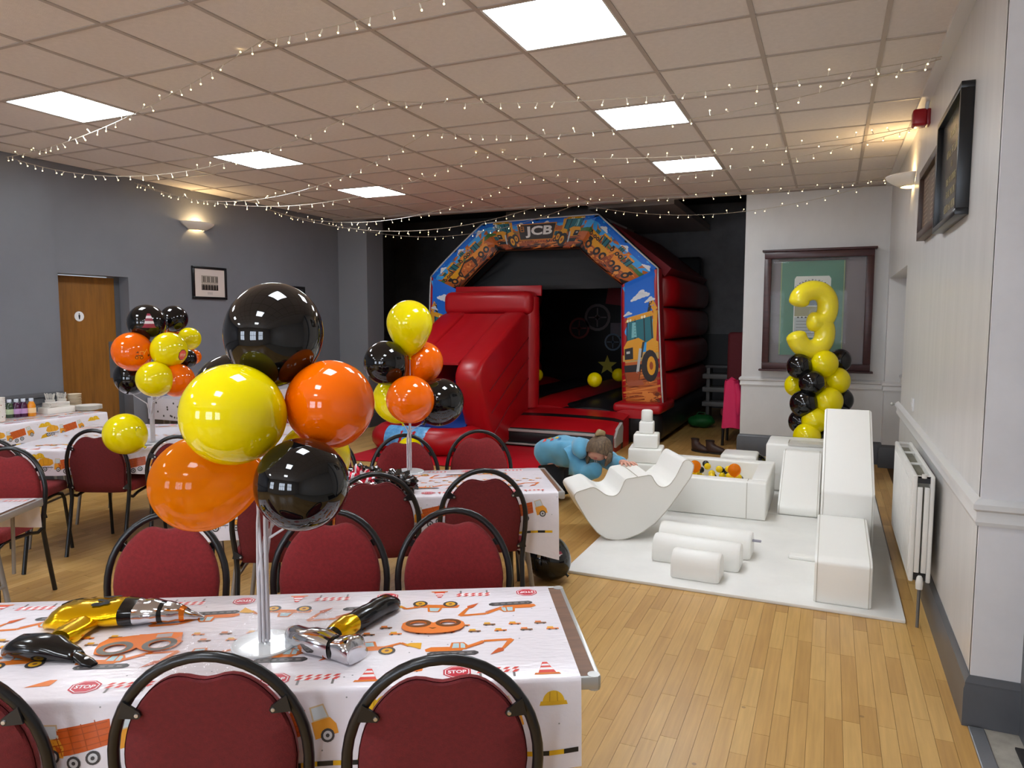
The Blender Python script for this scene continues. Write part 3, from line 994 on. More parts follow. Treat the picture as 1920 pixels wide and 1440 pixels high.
stick = M('clear_balloon_stick', (232, 228, 232), rough=.12, trans=.35, spec=.6)
clear_base = M('white_balloon_base', (226, 232, 236), rough=.10, spec=.6)
def stand(label, x, y, z, tops, r=.085):
    t = thing('balloon_stand', label, 'balloon stand', (x, y, z), 0, 'balloon centrepiece stands')
    g = G(); g.lathe([(0, 0), (r, 0), (r * 1.01, .004), (r * .97, .007), (0, .008)], 40); obj('base_disc', g, clear_base, t, 40)
    for k, (dx, dy, dz) in enumerate(tops):
        a = 2 * pi * k / len(tops)
        b = (.012 * cos(a), .012 * sin(a))
        g = G(); g.tube([(b[0], b[1], .012), (b[0] * 1.0, b[1], .20), (b[0] * .8 + dx * .15, b[1] * .8 + dy * .15, .2 + (dz - .2) * .5), (dx, dy, dz)], [.0044, .0044, .0040, .0018], 7); obj('stick', g, stick, t, 60)
    return t

def ray(px, py, d):
    """point at depth d (metres in front of the lens) on the sight line of a measured direction"""
    v = fw * 1351.02 + rt * (px - 960) - up * (py - 720)
    return Vector((0, 0, 1.58)) + v * (d / 1351.02)
# bunch on the near table: centres worked out from measured directions and distances
def bunch(items, group, base):
    tops = []
    for lb, px, py, d, rp, kind, neck, tear, sc in items:
        c = ray(px, py, d)
        r = rp * d / 1351.02
        nk = Vector(neck) if neck else (Vector((base[0], base[1], c.z - .25)) - c)
        b = balloon(lb, c, r, kind, nk, tear, group, sc)
        nd = nk.normalized() * r * (1 + tear)
        tops.append((c.x + nd.x - base[0], c.y + nd.y - base[1], max(.22, c.z + nd.z - base[2])))
    return tops
S1 = Vector((1, 1, 1))
base1 = (-1.375, 1.455, TH + .0045)
tops = bunch([
 ('largest glossy black balloon, topmost in the near bunch', 514, 625, 1.98, 90, 'k', None, .08, (1, 1, 1.06)),
 ('big yellow balloon facing us in the middle of the near bunch', 437, 777, 1.84, 95, 'y', (.2, .9, -.3), .06, (1, 1, 1)),
 ('big orange balloon on the right of the near bunch', 619, 757, 1.97, 82, 'o', (-.3, .35, -.8), .10, (1, 1, 1)),
 ('big black balloon in front of the sticks, lowest right of the near bunch', 566, 908, 1.83, 87, 'k', (-.1, .8, -.6), .06, (1, 1, 1)),
 ('thin see-through orange balloon lying sideways, lowest left of the near bunch', 378, 906, 1.96, 91, 't', (.88, .30, .22), .30, (.98, .98, 1.03)),
 ('yellow balloon mostly hidden at the back of the near bunch', 590, 858, 2.14, 66, 'y', None, .1, (1, 1, 1)),
 ('black balloon peeping out behind the big yellow one', 440, 737, 2.16, 74, 'k', None, .1, (1, 1, 1)),
], 'balloons of the near centrepiece', base1)
stand('white balloon base with a bundle of clear sticks on the near table', base1[0], base1[1], base1[2], tops)

base2 = (-2.214, 3.54, TH + .0045)
tops = bunch([
 ('yellow teardrop balloon on top of the middle table bunch', 768, 606, 4.15, 43, 'y', (0, 0, -1), .42, (1, 1, 1)),
 ('black balloon upper left in the middle table bunch', 723, 680, 4.10, 41, 'k', None, .08, (1, 1, 1)),
 ('orange balloon upper right in the middle table bunch, behind the yellow teardrop', 792, 679, 4.28, 39, 'o', None, .12, (1, 1, 1)),
 ('orange balloon facing us, lowest of the middle table bunch', 769, 749, 4.02, 45, 'o', (.2, .8, -.5), .06, (1, 1, 1)),
 ('black balloon on the right of the middle table bunch', 826, 753, 4.17, 44, 'k', None, .08, (1, 1, 1)),
 ('yellow balloon half hidden, lower left of the middle table bunch', 742, 748, 4.26, 43, 'y', None, .1, (1, 1, 1)),
], 'balloons of the middle table centrepiece', base2)
stand('balloon base with clear sticks on the middle table', base2[0], base2[1], base2[2], tops)

base3 = (-4.42, 3.64, TH + .0045)
its = [
 ('black balloon printed with a striped cone in the left bunch', 275, 605, 5.05, 34, 'k', None, .1, (1, 1, 1)),
 ('plain black balloon at the top right of the left bunch', 326, 598, 5.45, 25, 'k', None, .1, (1, 1, 1)),
 ('orange balloon printed with a small digger in the left bunch', 248, 659, 4.95, 36, 'o', None, .06, (1, 1, 1)),
 ('yellow balloon printed with a stop sign in the left bunch', 317, 656, 4.98, 33, 'y', None, .08, (1, 1, 1)),
 ('small yellow balloon at the right of the left bunch', 355, 635, 5.4, 21, 'y', None, .1, (1, 1, 1)),
 ('small black balloon at the right of the left bunch, beside the stop sign', 349, 673, 5.15, 19, 'k', None, .1, (1, 1, 1)),
 ('black balloon at the lower left of the left bunch', 249, 706, 5.2, 33, 'k', (.3, -.5, -.6), .1, (1, 1, 1)),
 ('yellow balloon facing us, lowest of the left bunch', 290, 711, 4.88, 33, 'y', (.2, .7, -.5), .05, (1, 1, 1)),
 ('orange balloon at the lower right of the left bunch', 333, 713, 5.0, 31, 'o', None, .1, (1, 1, 1)),
 ('orange balloon almost hidden between the two black ones of the left bunch', 314, 620, 5.5, 20, 'o', None, .1, (1, 1, 1)),
 ('orange balloon just showing at the far right of the left bunch', 363, 669, 5.5, 14, 'o', None, .1, (1, 1, 1)),
]
tops = bunch(its, 'balloons of the left centrepiece', base3)
stand('balloon base with clear sticks on the left table', base3[0], base3[1], base3[2], tops)
def find(lb): return next(o for o in COL.objects if o.get('label', '').startswith(lb))
toward = lambda o: math.atan2(-o.location.y, -o.location.x)
b = find('black balloon printed with a striped cone')
def cone_print(P):
    P.poly([(-.42, -.40), (.42, -.40), (.30, -.30), (-.30, -.30)], (150, 50, 72), 1)
    for k, c in enumerate([(150, 50, 72), (225, 215, 220), (150, 50, 72), (225, 215, 220), (150, 50, 72)]):
        z0, z1 = -.31 + k * .15, -.31 + (k + 1) * .15
        w0, w1 = .30 - k * .045, .30 - (k + 1) * .045
        P.poly([(-w0, z0), (w0, z0), (w1, z1), (-w1, z1)], c, 1)
ball_print(b, toward(b) + .12, .10, cone_print)
b = find('yellow balloon printed with a stop sign')
def stop_print(P):
    P.T = lambda u, v: (u * 5.2, v * 6.4)
    P.poly([(.058 * cos(pi / 8 + k * pi / 4), .054 * sin(pi / 8 + k * pi / 4)) for k in range(8)], (50, 40, 20), 0)
    o = [(.052 * cos(pi / 8 + k * pi / 4), .048 * sin(pi / 8 + k * pi / 4)) for k in range(8)]
    P.poly(o, (236, 96, 80), 2); P.text('STOP', -.034, -.012, .068, .024, (250, 220, 180), 4, .02)
ball_print(b, toward(b) + .80, -.28, stop_print)
b = find('orange balloon printed with a small digger')
def dig_print(P):
    c = (120, 60, 10)
    for x in (-.25, 0.0): P.circle(x, -.2, .09, c, 0); P.circle(x, -.2, .05, (250, 130, 20), 1)
    P.rect(-.3, -.10, .05, -.06, c, 0); P.line([(-.1, -.06), (-.1, .12), (.1, .12), (.12, -.06)], .03, (255, 170, 60), 0)
    P.line([(.1, .0), (.3, .25), (.42, -.05)], .03, (255, 180, 70), 1); P.circle(.42, -.1, .07, c, 1)
    P.poly([(-.3, .05), (-.2, .15), (-.15, .05)], c, 0)
ball_print(b, toward(b) + .45, -.10, dig_print)

b = balloon('loose yellow balloon resting on the left table', ray(233, 789, 4.72), .134, 'y', (.6, .2, -.4), .08)
b.location.z = TH + .139
def hat_print(P):
    P.line([(-.28, -.05), (-.2, .2), (.0, .27), (.22, .12), (.28, -.12)], .025, (120, 104, 0), 0)
    P.line([(-.34, -.06), (.1, -.12), (.36, -.42)], .025, (120, 104, 0), 0)
ball_print(b, toward(b) + .75, .15, hat_print)
b = balloon('black balloon with a striped cone print on the floor by the play mat', ray(1028, 1040, 4.42), .135, 'k', (.75, -.2, -.45), .12)
b.location.z = .137
ball_print(b, toward(b) + .62, .12, cone_print)
b = balloon('yellow balloon on the red groundsheet before the slide, behind the middle table chairs', ray(768, 838, 8.05), .14, 'y', (0, .2, -1), .1)
b.location.z = .15
for lb, px, py, d, r in (('yellow ball on the bouncy bed, nearest of three', 1115, 712, 9.95, .102), ('yellow ball on the bouncy bed beside the printed pillar', 1160, 703, 10.9, .10), ('yellow ball on the bouncy bed beside the red slide tower', 1006, 703, 10.9, .10)):
    balloon(lb, ray(px, py, d), r, 'y', (0, .6, -1), .03, 'yellow balloons inside the inflatable')

# ------------------------------------------------------------------ number balloon column
col_items = [
 ('y', 1546, 682, 24, 7.25), ('k', 1498, 687, 23, 7.3), ('k', 1574, 676, 21, 7.5), ('y', 1491, 722, 20, 7.5), ('k', 1522, 718, 23, 7.2), ('y', 1570, 714, 24, 7.3),
 ('k', 1507, 757, 25, 7.25), ('y', 1554, 752, 25, 7.2), ('k', 1577, 750, 22, 7.45), ('k', 1500, 790, 22, 7.4), ('y', 1528, 788, 23, 7.2), ('k', 1572, 783, 24, 7.35),
 ('y', 1513, 818, 24, 7.2), ('k', 1545, 822, 24, 7.3), ('y', 1580, 815, 22, 7.45), ('y', 1492, 850, 22, 7.4), ('k', 1525, 855, 24, 7.25), ('y', 1562, 856, 24, 7.3), ('k', 1500, 886, 22, 7.4), ('y', 1540, 890, 23, 7.25), ('k', 1575, 886, 22, 7.35)]
words = {0: 'yellow balloon right under the number three', 1: 'black balloon at the top left of the column', 2: 'black balloon at the top right of the column, behind the yellow one', 3: 'yellow balloon at the left of the second tier',
 4: 'black balloon in the middle of the second tier', 5: 'yellow balloon at the right of the second tier', 6: 'black balloon at the left of the third tier', 7: 'yellow balloon facing us in the third tier', 8: 'black balloon at the right of the third tier',
 9: 'black balloon at the left of the fourth tier', 10: 'yellow balloon facing us in the fourth tier', 11: 'black balloon at the right of the fourth tier', 12: 'yellow balloon at the left, just above the white soft blocks', 13: 'black balloon just above the white soft blocks', 14: 'yellow balloon at the right of the fifth tier, behind the tall ramp', 15: 'yellow balloon at the left of the sixth tier, behind the soft box', 16: 'black balloon in the sixth tier, behind the soft box', 17: 'yellow balloon at the right of the sixth tier, behind the ramp', 18: 'black balloon at the left foot of the column', 19: 'yellow balloon at the front foot of the column', 20: 'black balloon at the right foot of the column'}
cx0 = ray(1535, 760, 7.36)
for i, (k, px, py, rp, d) in enumerate(col_items):
    c = ray(px, py, d); r = rp * d / 1351.02
    if c.z - r < 0.02: c.z = r + .03
    balloon(words[i], c, r, k, Vector((cx0.x, cx0.y, c.z)) - c, .1, 'balloons of the number column', (1.05, 1.05, .96))
# the foil figure three
foil_y = M('yellow_foil', (242, 222, 40), rough=.2, spec=.6, coat=.3, bump=(14, .25, 3))
ctr = ray(1525, 600, 7.30)
k = 7.30 / 1351.02
path = [(1497, 566), (1500, 556), (1510, 548), (1524, 545), (1539, 549), (1549, 562), (1551, 580), (1546, 596), (1535, 603), (1524, 603)]
path2 = [(1538, 603), (1543, 609), (1547, 620), (1546, 636), (1538, 649), (1523, 655), (1509, 652), (1499, 642), (1494, 631)]
t = thing('number_balloon', 'yellow foil number three balloon on top of the balloon column', 'balloon', ctr)
def P3(p, dy=0): return rt.xyz * 0 + Vector(((p[0] - 1525) * k * cos(YAW), (p[0] - 1525) * k * sin(YAW), -(p[1] - 600) * k))
def smooth_path(pts, n=3):
    out = []
    m = len(pts)
    for i in range(m - 1):
        p0, p1, p2, p3 = [Vector(pts[max(0, min(m - 1, i + j))]) for j in (-1, 0, 1, 2)]
        for q in range(n):
            s = q / n
            out.append(.5 * ((2 * p1) + (-p0 + p2) * s + (2 * p0 - 5 * p1 + 4 * p2 - p3) * s * s + (-p0 + 3 * p1 - 3 * p2 + p3) * s ** 3))
    out.append(Vector(pts[-1]))
    return out
for pp, nm in ((path, 'upper_bowl'), (path2, 'lower_bowl')):
    sp = smooth_path([P3(q) for q in pp], 4)
    R = 18.5 * k
    e0 = (sp[0] - sp[1]).normalized(); e1 = (sp[-1] - sp[-2]).normalized()
    pts, rad = [], []
    for a in (.95, .75, .4): pts.append(sp[0] + e0 * R * .55 * a); rad.append(R * sqrt(1 - a * a))
    for q in sp: pts.append(q); rad.append(R)
    short = nm == 'upper_bowl'
    for a in (.4, .75, .95): pts.append(sp[-1] + e1 * R * .55 * a); rad.append(R * sqrt(1 - a * a))
    g = G(); g.tube(pts, rad, 16); obj(nm, g, foil_y, t, 180)
# ------------------------------------------------------------------ the bouncy castle
pvc_red = M('red_pvc', (172, 16, 26), rough=.33, spec=.5, bump=(5, .25, 3))
pvc_black = M('black_pvc', (24, 24, 26), rough=.38, bump=(5, .2, 3))
mesh_black = M('black_drape', (34, 35, 38), rough=.6, bump=(3, .5, 3), stretch=(.4, 1, 3))
pvc_grey = M('grey_tape', (176, 174, 170), rough=.4)
KO = (-3.68, 9.3, 0)
castle = thing('bouncy_castle', 'red and black inflatable bouncy castle with digger-printed arch and slide', 'bouncy castle', KO)
KL = (-KO[0], -KO[1], -KO[2])
def kobj(name, g, mat, smooth=50, parent=castle): return obj(name, g, mat, parent, smooth, KL if parent is castle else None)
g = G(); g.box(-5.45, -1.93, 9.08, 13.1, 0.0, .47, bev=.16, seg=4); kobj('base', g, pvc_black, 60)
# bed of long puffed strips
BE = [-5.3, -4.5, -3.86, -3.15, -2.52, -2.05]
for i in range(5):
    xa, xb = BE[i], BE[i + 1]
    g = G()
    rows = []
    for y, k in ((9.0, .35), (9.15, .8), (9.6, 1), (11.0, 1), (12.6, 1), (12.8, .6)):
        rows.append([Vector((xa + (xb - xa) * q / 8, y, .40 + .15 * k * sin(pi * q / 8) ** .6)) for q in range(9)] + [Vector((xb, y, .34)), Vector((xa, y, .34))])
    g.skin(rows); kobj('bed_strip', g, pvc_red if i in (0, 2, 4) else pvc_black, 60)
# arch
OUT = [(-5.42, .50), (-5.41, 2.23), (-4.56, 2.955), (-2.85, 2.99), (-2.05, 2.26), (-1.95, .50)]
INN = [(-4.90, .50), (-4.93, 2.02), (-4.30, 2.56), (-3.13, 2.55), (-2.54, 2.05), (-2.50, .50)]
YF = 9.28
def seg_fn(i):
    O0, O1, I0, I1 = OUT[i], OUT[i + 1], INN[i], INN[i + 1]
    def yf(u, w):
        b = .045 * max(0, sin(pi * min(1, max(0, u)))) ** .5
        e = min(w, 1 - w)
        r = 0.0
        if e < .1: r = .05 * (1 - sqrt(max(0, 1 - ((.1 - e) / .1) ** 2)))
        return YF - b + r
    def f(u, w, off=0.0):
        ox = O0[0] + (O1[0] - O0[0]) * u; oz = O0[1] + (O1[1] - O0[1]) * u
        ix = I0[0] + (I1[0] - I0[0]) * u; iz = I0[1] + (I1[1] - I0[1]) * u
        return Vector((ix + (ox - ix) * w, yf(u, w) - off, iz + (oz - iz) * w))
    return f
SEGN = ['left_pillar', 'left_slope', 'top_beam', 'right_slope', 'right_pillar']
SKY1, SKY2, SKY3, CLD, SOIL, SOIL2, SOIL3, DY, TEAL, TIRE, NAVY = (14, 108, 216), (58, 168, 240), (110, 176, 222), (226, 232, 238), (196, 102, 40), (160, 74, 26), (224, 138, 62), (228, 160, 28), (30, 110, 122), (40, 32, 32), (30, 30, 34)
def cloud(P, x, y, s, l=1):
    for dx, dy, r in ((0, 0, .5), (.45, -.08, .38), (-.45, -.12, .36), (.15, .28, .36), (.8, -.2, .25), (-.8, -.22, .2)):
        P.circle(x + dx * s, y + dy * s, r * s, CLD, l, 12, r * s * .72)
def big_digger(P):
    """a backhoe in front view, about 1 high, facing left"""
    P.line([(.30, .45), (.36, .95), (.26, 1.12)], .10, DY, 1); P.line([(.26, 1.12), (.16, .8)], .07, (40, 34, 26), 1)
    P.poly([(-.30, .50), (.30, .48), (.28, .90), (-.26, .90)], TEAL, 2)
    P.poly([(-.34, .88), (.32, .88), (.28, .96), (-.28, .96)], DY, 3)
    for x in (-.31, -.12, .10, .27): P.line([(x, .5), (x * .94, .9)], .025, NAVY, 3)
    P.poly([(-.2, .6), (-.08, .6), (-.1, .85), (-.18, .85)], (120, 190, 196), 3)
    for x in (-.28, -.22, .05, .11): P.circle(x, .90, .025, (250, 240, 200), 5, 8)
    P.poly([(-.36, .22), (-.02, .22), (.10, .50), (-.04, .58), (-.30, .56), (-.38, .46)], DY, 4)
    P.poly([(-.36, .24), (-.17, .24), (-.17, .44), (-.36, .43)], NAVY, 5); P.rect(-.32, .34, -.24, .38, (200, 200, 196), 6)
    P.poly([(-.02, .25), (.03, .25), (.10, .50), (.05, .50)], (60, 50, 40), 5)
    P.poly([(.12, .30), (.40, .30), (.40, .46), (.28, .53), (.14, .48)], DY, 4)
    for x, y, r in ((.20, .10, .19), (.40, .22, .15)):
        P.circle(x, y, r, TIRE, 6 if r > .16 else 5, 16, r * 1.35); P.circle(x + .03, y, r * .5, DY, 7 if r > .16 else 6, 14, r * .8); P.circle(x + .03, y, r * .22, SOIL2, 8, 10, r * .35)
    P.line([(.0, .40), (-.08, .0)], .06, (190, 196, 196), 7)
    P.poly([(-.38, .14), (.02, .14), (-.06, -.16), (-.34, -.16)], NAVY, 6)
    P.poly([(-.36, .02), (-.02, .02), (-.06, -.13), (-.33, -.14)], SOIL2, 7)
    P.poly([(-.34, -.12), (.02, -.12), (.06, -.20), (-.30, -.22)], (170, 90, 60), 7)
def side_truck(P, s=1, body=DY):
    for x in (-.34, .05, .32): P.circle(x * s, .10 * s, .12 * s, TIRE, 4, 12); P.circle(x * s, .10 * s, .055 * s, (214, 130, 50), 5, 10)
    P.poly([(-.46 * s, .14 * s), (.44 * s, .14 * s), (.46 * s, .28 * s), (.16 * s, .34 * s), (-.44 * s, .32 * s)], body, 2)
    P.poly([(-.10 * s, .32 * s), (.20 * s, .32 * s), (.16 * s, .56 * s), (-.08 * s, .56 * s)], TEAL, 2)
    P.poly([(-.12 * s, .55 * s), (.20 * s, .55 * s), (.18 * s, .61 * s), (-.10 * s, .61 * s)], body, 3)
    for x in (-.10, .04, .18): P.line([(x * s, .32 * s), (x * .9 * s, .56 * s)], .03 * s, NAVY, 3)
    P.poly([(-.45 * s, .20 * s), (-.30 * s, .20 * s), (-.30 * s, .30 * s), (-.45 * s, .30 * s)], NAVY, 3)
    P.line([(.3 * s, .28 * s), (.52 * s, .5 * s), (.66 * s, .16 * s)], .07 * s, (236, 146, 40), 3)
    P.poly([(.56 * s, .20 * s), (.74 * s, .12 * s), (.72 * s, -.02 * s), (.54 * s, .0)], SOIL2, 4)
def streaks(P, x0, x1, y0, y1, n, rr, cols):
    for _ in range(n):
        x = x0 + rr.random() * (x1 - x0); y = y0 + rr.random() * (y1 - y0)
        l = .05 + rr.random() * .14; w = .006 + rr.random() * .02
        P.poly([(x - l, y - w), (x + l, y), (x + l * .4, y + w)], rr.choice(cols), 1)
rr = random.Random(5)
for i in range(5):
    f = seg_fn(i)
    g = G()
    W_ = [0, .01, .03, .06, .1, .15, .3, .5, .7, .85, .9, .94, .97, .99, 1]
    rows = []
    for k in range(13):
        u = k / 12
        fr = [f(u, w) for w in W_]
        bk = [Vector((p.x, 9.52, p.z)) for p in (fr[-2], fr[len(fr) // 2], fr[1])]
        side0 = [Vector((fr[-1].x, 9.45, fr[-1].z))]; side1 = [Vector((fr[0].x, 9.45, fr[0].z))]
        rows.append(fr + side0 + bk + side1)
    g.skin(rows)
    part = kobj(SEGN[i], g, pvc_red if i in (0, 4) else pvc_black, 60)
    # printed panel on the front of this piece
    L = sqrt((OUT[i + 1][0] - OUT[i][0]) ** 2 + (OUT[i + 1][1] - OUT[i][1]) ** 2)
    Wd = .52
    P = Print()
    if i in (0, 4):            # pillars: across = x, up = z
        up_ = (lambda u, v: (1 - u, v)) if i == 4 else None
        H = L
        P.rect(.0, .0, Wd, .62, SOIL, 0); P.rect(0, .62, Wd, H, SKY2, 0); P.rect(0, 1.25, Wd, H, SKY1, 1)
        P.rect(0, .60, Wd, .72, (206, 170, 96), 0)
        cloud(P, .27, 1.50, .13, 2); cloud(P, .40, 1.40, .07, 2); cloud(P, .10, 1.30, .06, 2)
        streaks(P, .06, Wd - .06, .03, .5, 60, rr, [SOIL2, SOIL3, (120, 52, 20)])
        for q in range(5): P.poly([(.02, .06 + q * .09), (.5, .14 + q * .10), (.5, .17 + q * .10), (.02, .08 + q * .09)], SOIL3 if q % 2 else SOIL2, 1)
        for q in range(14): P.circle(.30 + rr.random() * .2, .03 + rr.random() * .12, .02 + rr.random() * .025, rr.choice([SOIL2, SOIL3, (110, 50, 24)]), 2, 7)
        if i == 4:
            P.T = lambda a, b: (.265 + a * .58, .44 + b * .84); big_digger(P)
        else:
            P.T = lambda a, b: (.26 - a * .56, .44 + b * .84); big_digger(P)
            P.place(0, 0); P.rect(.02, .45, .2, .62, (60, 110, 50), 1)
        def fm(u, v, off, f=f, i=i, H=H):
            w = .004 + .992 * u / Wd
            # across runs left to right in the picture: inner to outer on the right pillar
            return f((1 - v / H) if i == 4 else v / H, w if i == 4 else 1 - w, off)
    else:
        P.rect(0, 0, L, Wd, SOIL, 0); P.rect(0, .30, L, Wd, SKY2, 0); P.rect(0, .42, L, Wd, SKY1, 1)
        P.rect(0, .26, L, .33, (70, 120, 60), 0)
        streaks(P, .06, L - .06, .02, .22, int(55 * L), rr, [SOIL2, SOIL3, (120, 52, 20)])
        for q in range(3): cloud(P, .2 + q * .4, .43, .07, 2)
        for q in range(12): P.circle(rr.random() * L, .02 + rr.random() * .08, .02 + rr.random() * .03, rr.choice([SOIL2, (236, 150, 60), (110, 50, 24)]), 2, 7)
        if i == 2:
            P.place(.30, .10, .42); big_digger(P); P.place(1.42, .10, .42, 0, True); big_digger(P)
            P.place(.10, .10, .28); side_truck(P); P.place(1.18, .12, .30); side_truck(P, 1, (236, 150, 40))
            P.place(0, 0)
            P.rect(.545, .155, 1.165, .435, (206, 130, 30), 9); P.rect(.56, .17, 1.15, .42, (44, 32, 28), 10)
            P.text('JCB', .665, .195, .455, .195, (236, 234, 230), 12, .035)
            P.rect(.585, .30, .65, .395, (196, 120, 40), 11); P.rect(.60, .315, .635, .345, (44, 32, 28), 12); P.rect(.60, .36, .635, .382, (44, 32, 28), 12)
            for q in range(12): P.poly([(.56 + q * .05, .12), (.60 + q * .05, .15), (.61 + q * .05, .11)], SOIL2, 3)
        else:
            P.place(.30, .09, .50); side_truck(P); P.place(.80, .10, .46, 0, i == 3); side_truck(P, 1, (236, 150, 40))
            P.place(.58, .27, .26); side_truck(P, 1, (200, 130, 60)); P.place(.14, .25, .22); side_truck(P)
            if i == 1:
                P.place(0, 0); P.poly([(.28, .06), (.66, .05), (.70, .22), (.52, .26), (.34, .2)], (60, 40, 30), 6); P.poly([(.31, .08), (.62, .07), (.64, .19), (.5, .23), (.36, .18)], SOIL, 7)
                for q in range(14): P.circle(.36 + rr.random() * .26, .09 + rr.random() * .09, .016, rr.choice([SOIL2, SOIL3]), 8, 7)
        def fm(u, v, off, f=f, L=L):
            return f(u / L, .004 + .992 * v / Wd, off)
    po = P.build('print', fm, part, maxlen=.05, step=.0012, base=.004, rough=.42, ok=lambda u, v, L=L, i=i: -.001 <= u <= (Wd if i in (0, 4) else L) + .001 and -.001 <= v <= (L if i in (0, 4) else Wd) + .001)
    g = G(); g.tube([f(k / 10, .985, .012) for k in range(11)], .011, 6); obj('edge_piping', g, M('white_piping', (206, 206, 204), rough=.4), part, 180)
# drape, roof, walls
g = G()
xs_ = [-5.0 + .1 * k for k in range(26)]
def inner_top(x):
    pts = [(-5.0, 2.0), (-4.93, 2.03), (-4.30, 2.58), (-3.13, 2.57), (-2.54, 2.07), (-2.45, 2.0)]
    for a, b in zip(pts[:-1], pts[1:]):
        if a[0] <= x <= b[0]: return a[1] + (b[1] - a[1]) * (x - a[0]) / (b[0] - a[0])
    return 2.0
rows = []
for x in xs_:
    zt = inner_top(x) + .06
    rows.append([Vector((x, 9.66 + .018 * sin(9 * q + x * 3), 2.03 + (zt - 2.03) * q / 8)) for q in range(9)])
g.skin(rows, closed_ring=False); kobj('front_drape', g, mesh_black, 180)
g = G()
ro = [(-5.36, 2.22), (-4.55, 2.86), (-2.86, 2.88), (-2.04, 2.24)]
for (xa, za), (xb, zb) in zip(ro[:-1], ro[1:]):
    d = Vector((xb - xa, 0, zb - za)).normalized(); nn = Vector((-d.z, 0, d.x)) * .07
    g.skin([[Vector((xa, y, za)) + nn, Vector((xb, y, zb)) + nn, Vector((xb, y, zb)) - nn, Vector((xa, y, za)) - nn] for y in (9.84, 12.9)])
kobj('roof', g, M('maroon_pvc', (140, 18, 30), rough=.45), 40)
for nm, xc in (('left_wall', -5.22), ('right_wall', -2.16)):
    w = None
    for k in range(4):
        z0 = .44 + k * .45
        g = G()
        rows = []
        for y, s in ((9.92, .3), (10.0, .8), (10.2, 1), (11.5, 1.03), (12.7, 1), (12.9, .6)):
            rows.append([Vector((xc + (.20 + .03 * s) * s * math.copysign(abs(cos(a)) ** .6, cos(a)), y, z0 + .21 + .22 * math.copysign(abs(sin(a)) ** .7, sin(a)))) for a in [2 * pi * q / 20 for q in range(20)]])
        g.skin(rows)
        if w is None: w = kobj(nm, g, pvc_red, 180)
        else: obj('wall_tube', g, pvc_red, w, 180)
g = G(); g.box(-5.3, -2.1, 12.86, 13.05, .4, 2.7, bev=.05); bw = kobj('back_wall', g, pvc_black, 40)
P = Print()
P.place(-2.9 - .3, 1.45, 1)
P.rect(-.5, -.15, .5, .1, (120, 112, 120), 1); P.rect(-.1, -.15, .2, .1, (60, 110, 150), 2)
for x, y, r, c in ((-.75, .2, .25, (120, 110, 110)), (-.45, -.25, .16, (110, 130, 150)), (.55, .55, .24, (90, 84, 84)), (.05, -.62, .24, (96, 90, 84)), (.8, -.3, .16, (110, 96, 130)), (-1.1, .0, .2, (130, 60, 60))):
    P.circle(x, y, r, c, 2, 18); P.circle(x, y, r * .8, (30, 26, 30), 3, 18); P.circle(x, y, r * .2, c, 4, 10); P.line([(x - r * .7, y), (x + r * .7, y)], r * .1, c, 4); P.line([(x, y - r * .7), (x, y + r * .7)], r * .1, c, 4)
P.poly([(.25, -.75), (.85, -.75), (.85, -.25), (.7, -.1), (.3, -.1)], (40, 62, 150), 2); P.rect(.38, -.5, .62, -.2, (90, 150, 196), 3); P.circle(.5, -.6, .12, (180, 170, 60), 4)
P.poly([(.1, .2), (.75, .25), (.7, .75), (.15, .75)], (36, 40, 110), 1); P.circle(.35, .62, .14, (210, 90, 60), 2)
st = [((.19 if k % 2 == 0 else .08) * cos(pi / 2 + k * pi / 5) - .55, (.19 if k % 2 == 0 else .08) * sin(pi / 2 + k * pi / 5) - .68) for k in range(10)]
P.poly(st, (190, 176, 60), 3)
P.poly([(-.6, .45), (-.2, .4), (-.15, .7), (-.55, .75)], (150, 40, 50), 1)
P.build('print', lambda u, v, off: Vector((u, 12.858 - off, v)), bw, step=.002, base=.004, rough=.5)
# pads at the pillar feet
for nm, xa, xb in (('left_foot_pad', -5.48, -4.84), ('right_foot_pad', -2.56, -1.92)):
    g = G(); g.box(xa, xb, 9.02, 9.9, .40, .53, bev=.05, seg=3); kobj(nm, g, pvc_red, 60)
# front step: stripes across it
prof = [(8.30, .0), (8.255, .06), (8.24, .13), (8.25, .20), (8.28, .245), (8.36, .285), (8.50, .33), (8.62, .362), (8.72, .385), (8.88, .41), (9.0, .43), (9.10, .44)]
def step(name, i0, i1, mat, x0=-3.92, x1=-2.33):
    g = G()
    rows = []
    n = 14
    for k in range(n + 1):
        x = x0 + (x1 - x0) * k / n
        s = sin(pi * (k / n)) ** .35 if 0 < k < n else 0
        rows.append([Vector((x, y, z * (.90 + .10 * s))) for y, z in prof[i0:i1 + 1]] + [Vector((x, prof[i1][0], 0.0)), Vector((x, prof[i0][0], 0.0))])
    g.skin(rows); return kobj(name, g, mat, 40)
fs_ = step('step_front', 0, 4, pvc_black)
step('step_stripe', 4, 7, pvc_red); step('step_stripe', 7, 8, pvc_black); step('step_stripe', 8, 10, pvc_red); step('step_stripe', 10, 11, pvc_black)
for z0, z1 in ((.205, .235), (.035, .055)):
    g = G(); g.box(-3.88, -2.45, 8.222, 8.30, z0 * .97, z1 * .97, bev=.004); obj('grey_tape', g, pvc_grey, fs_, 40)
g = G()
g.skin([[Vector((x, y, .05 + (z - .05) * .9)) for y, z in ((8.32, .07), (8.30, .2), (8.40, .30), (8.60, .37), (8.64, .30), (8.62, .10))] for x in (-2.34, -2.305)]); kobj('side_tape', g, pvc_grey, 40)
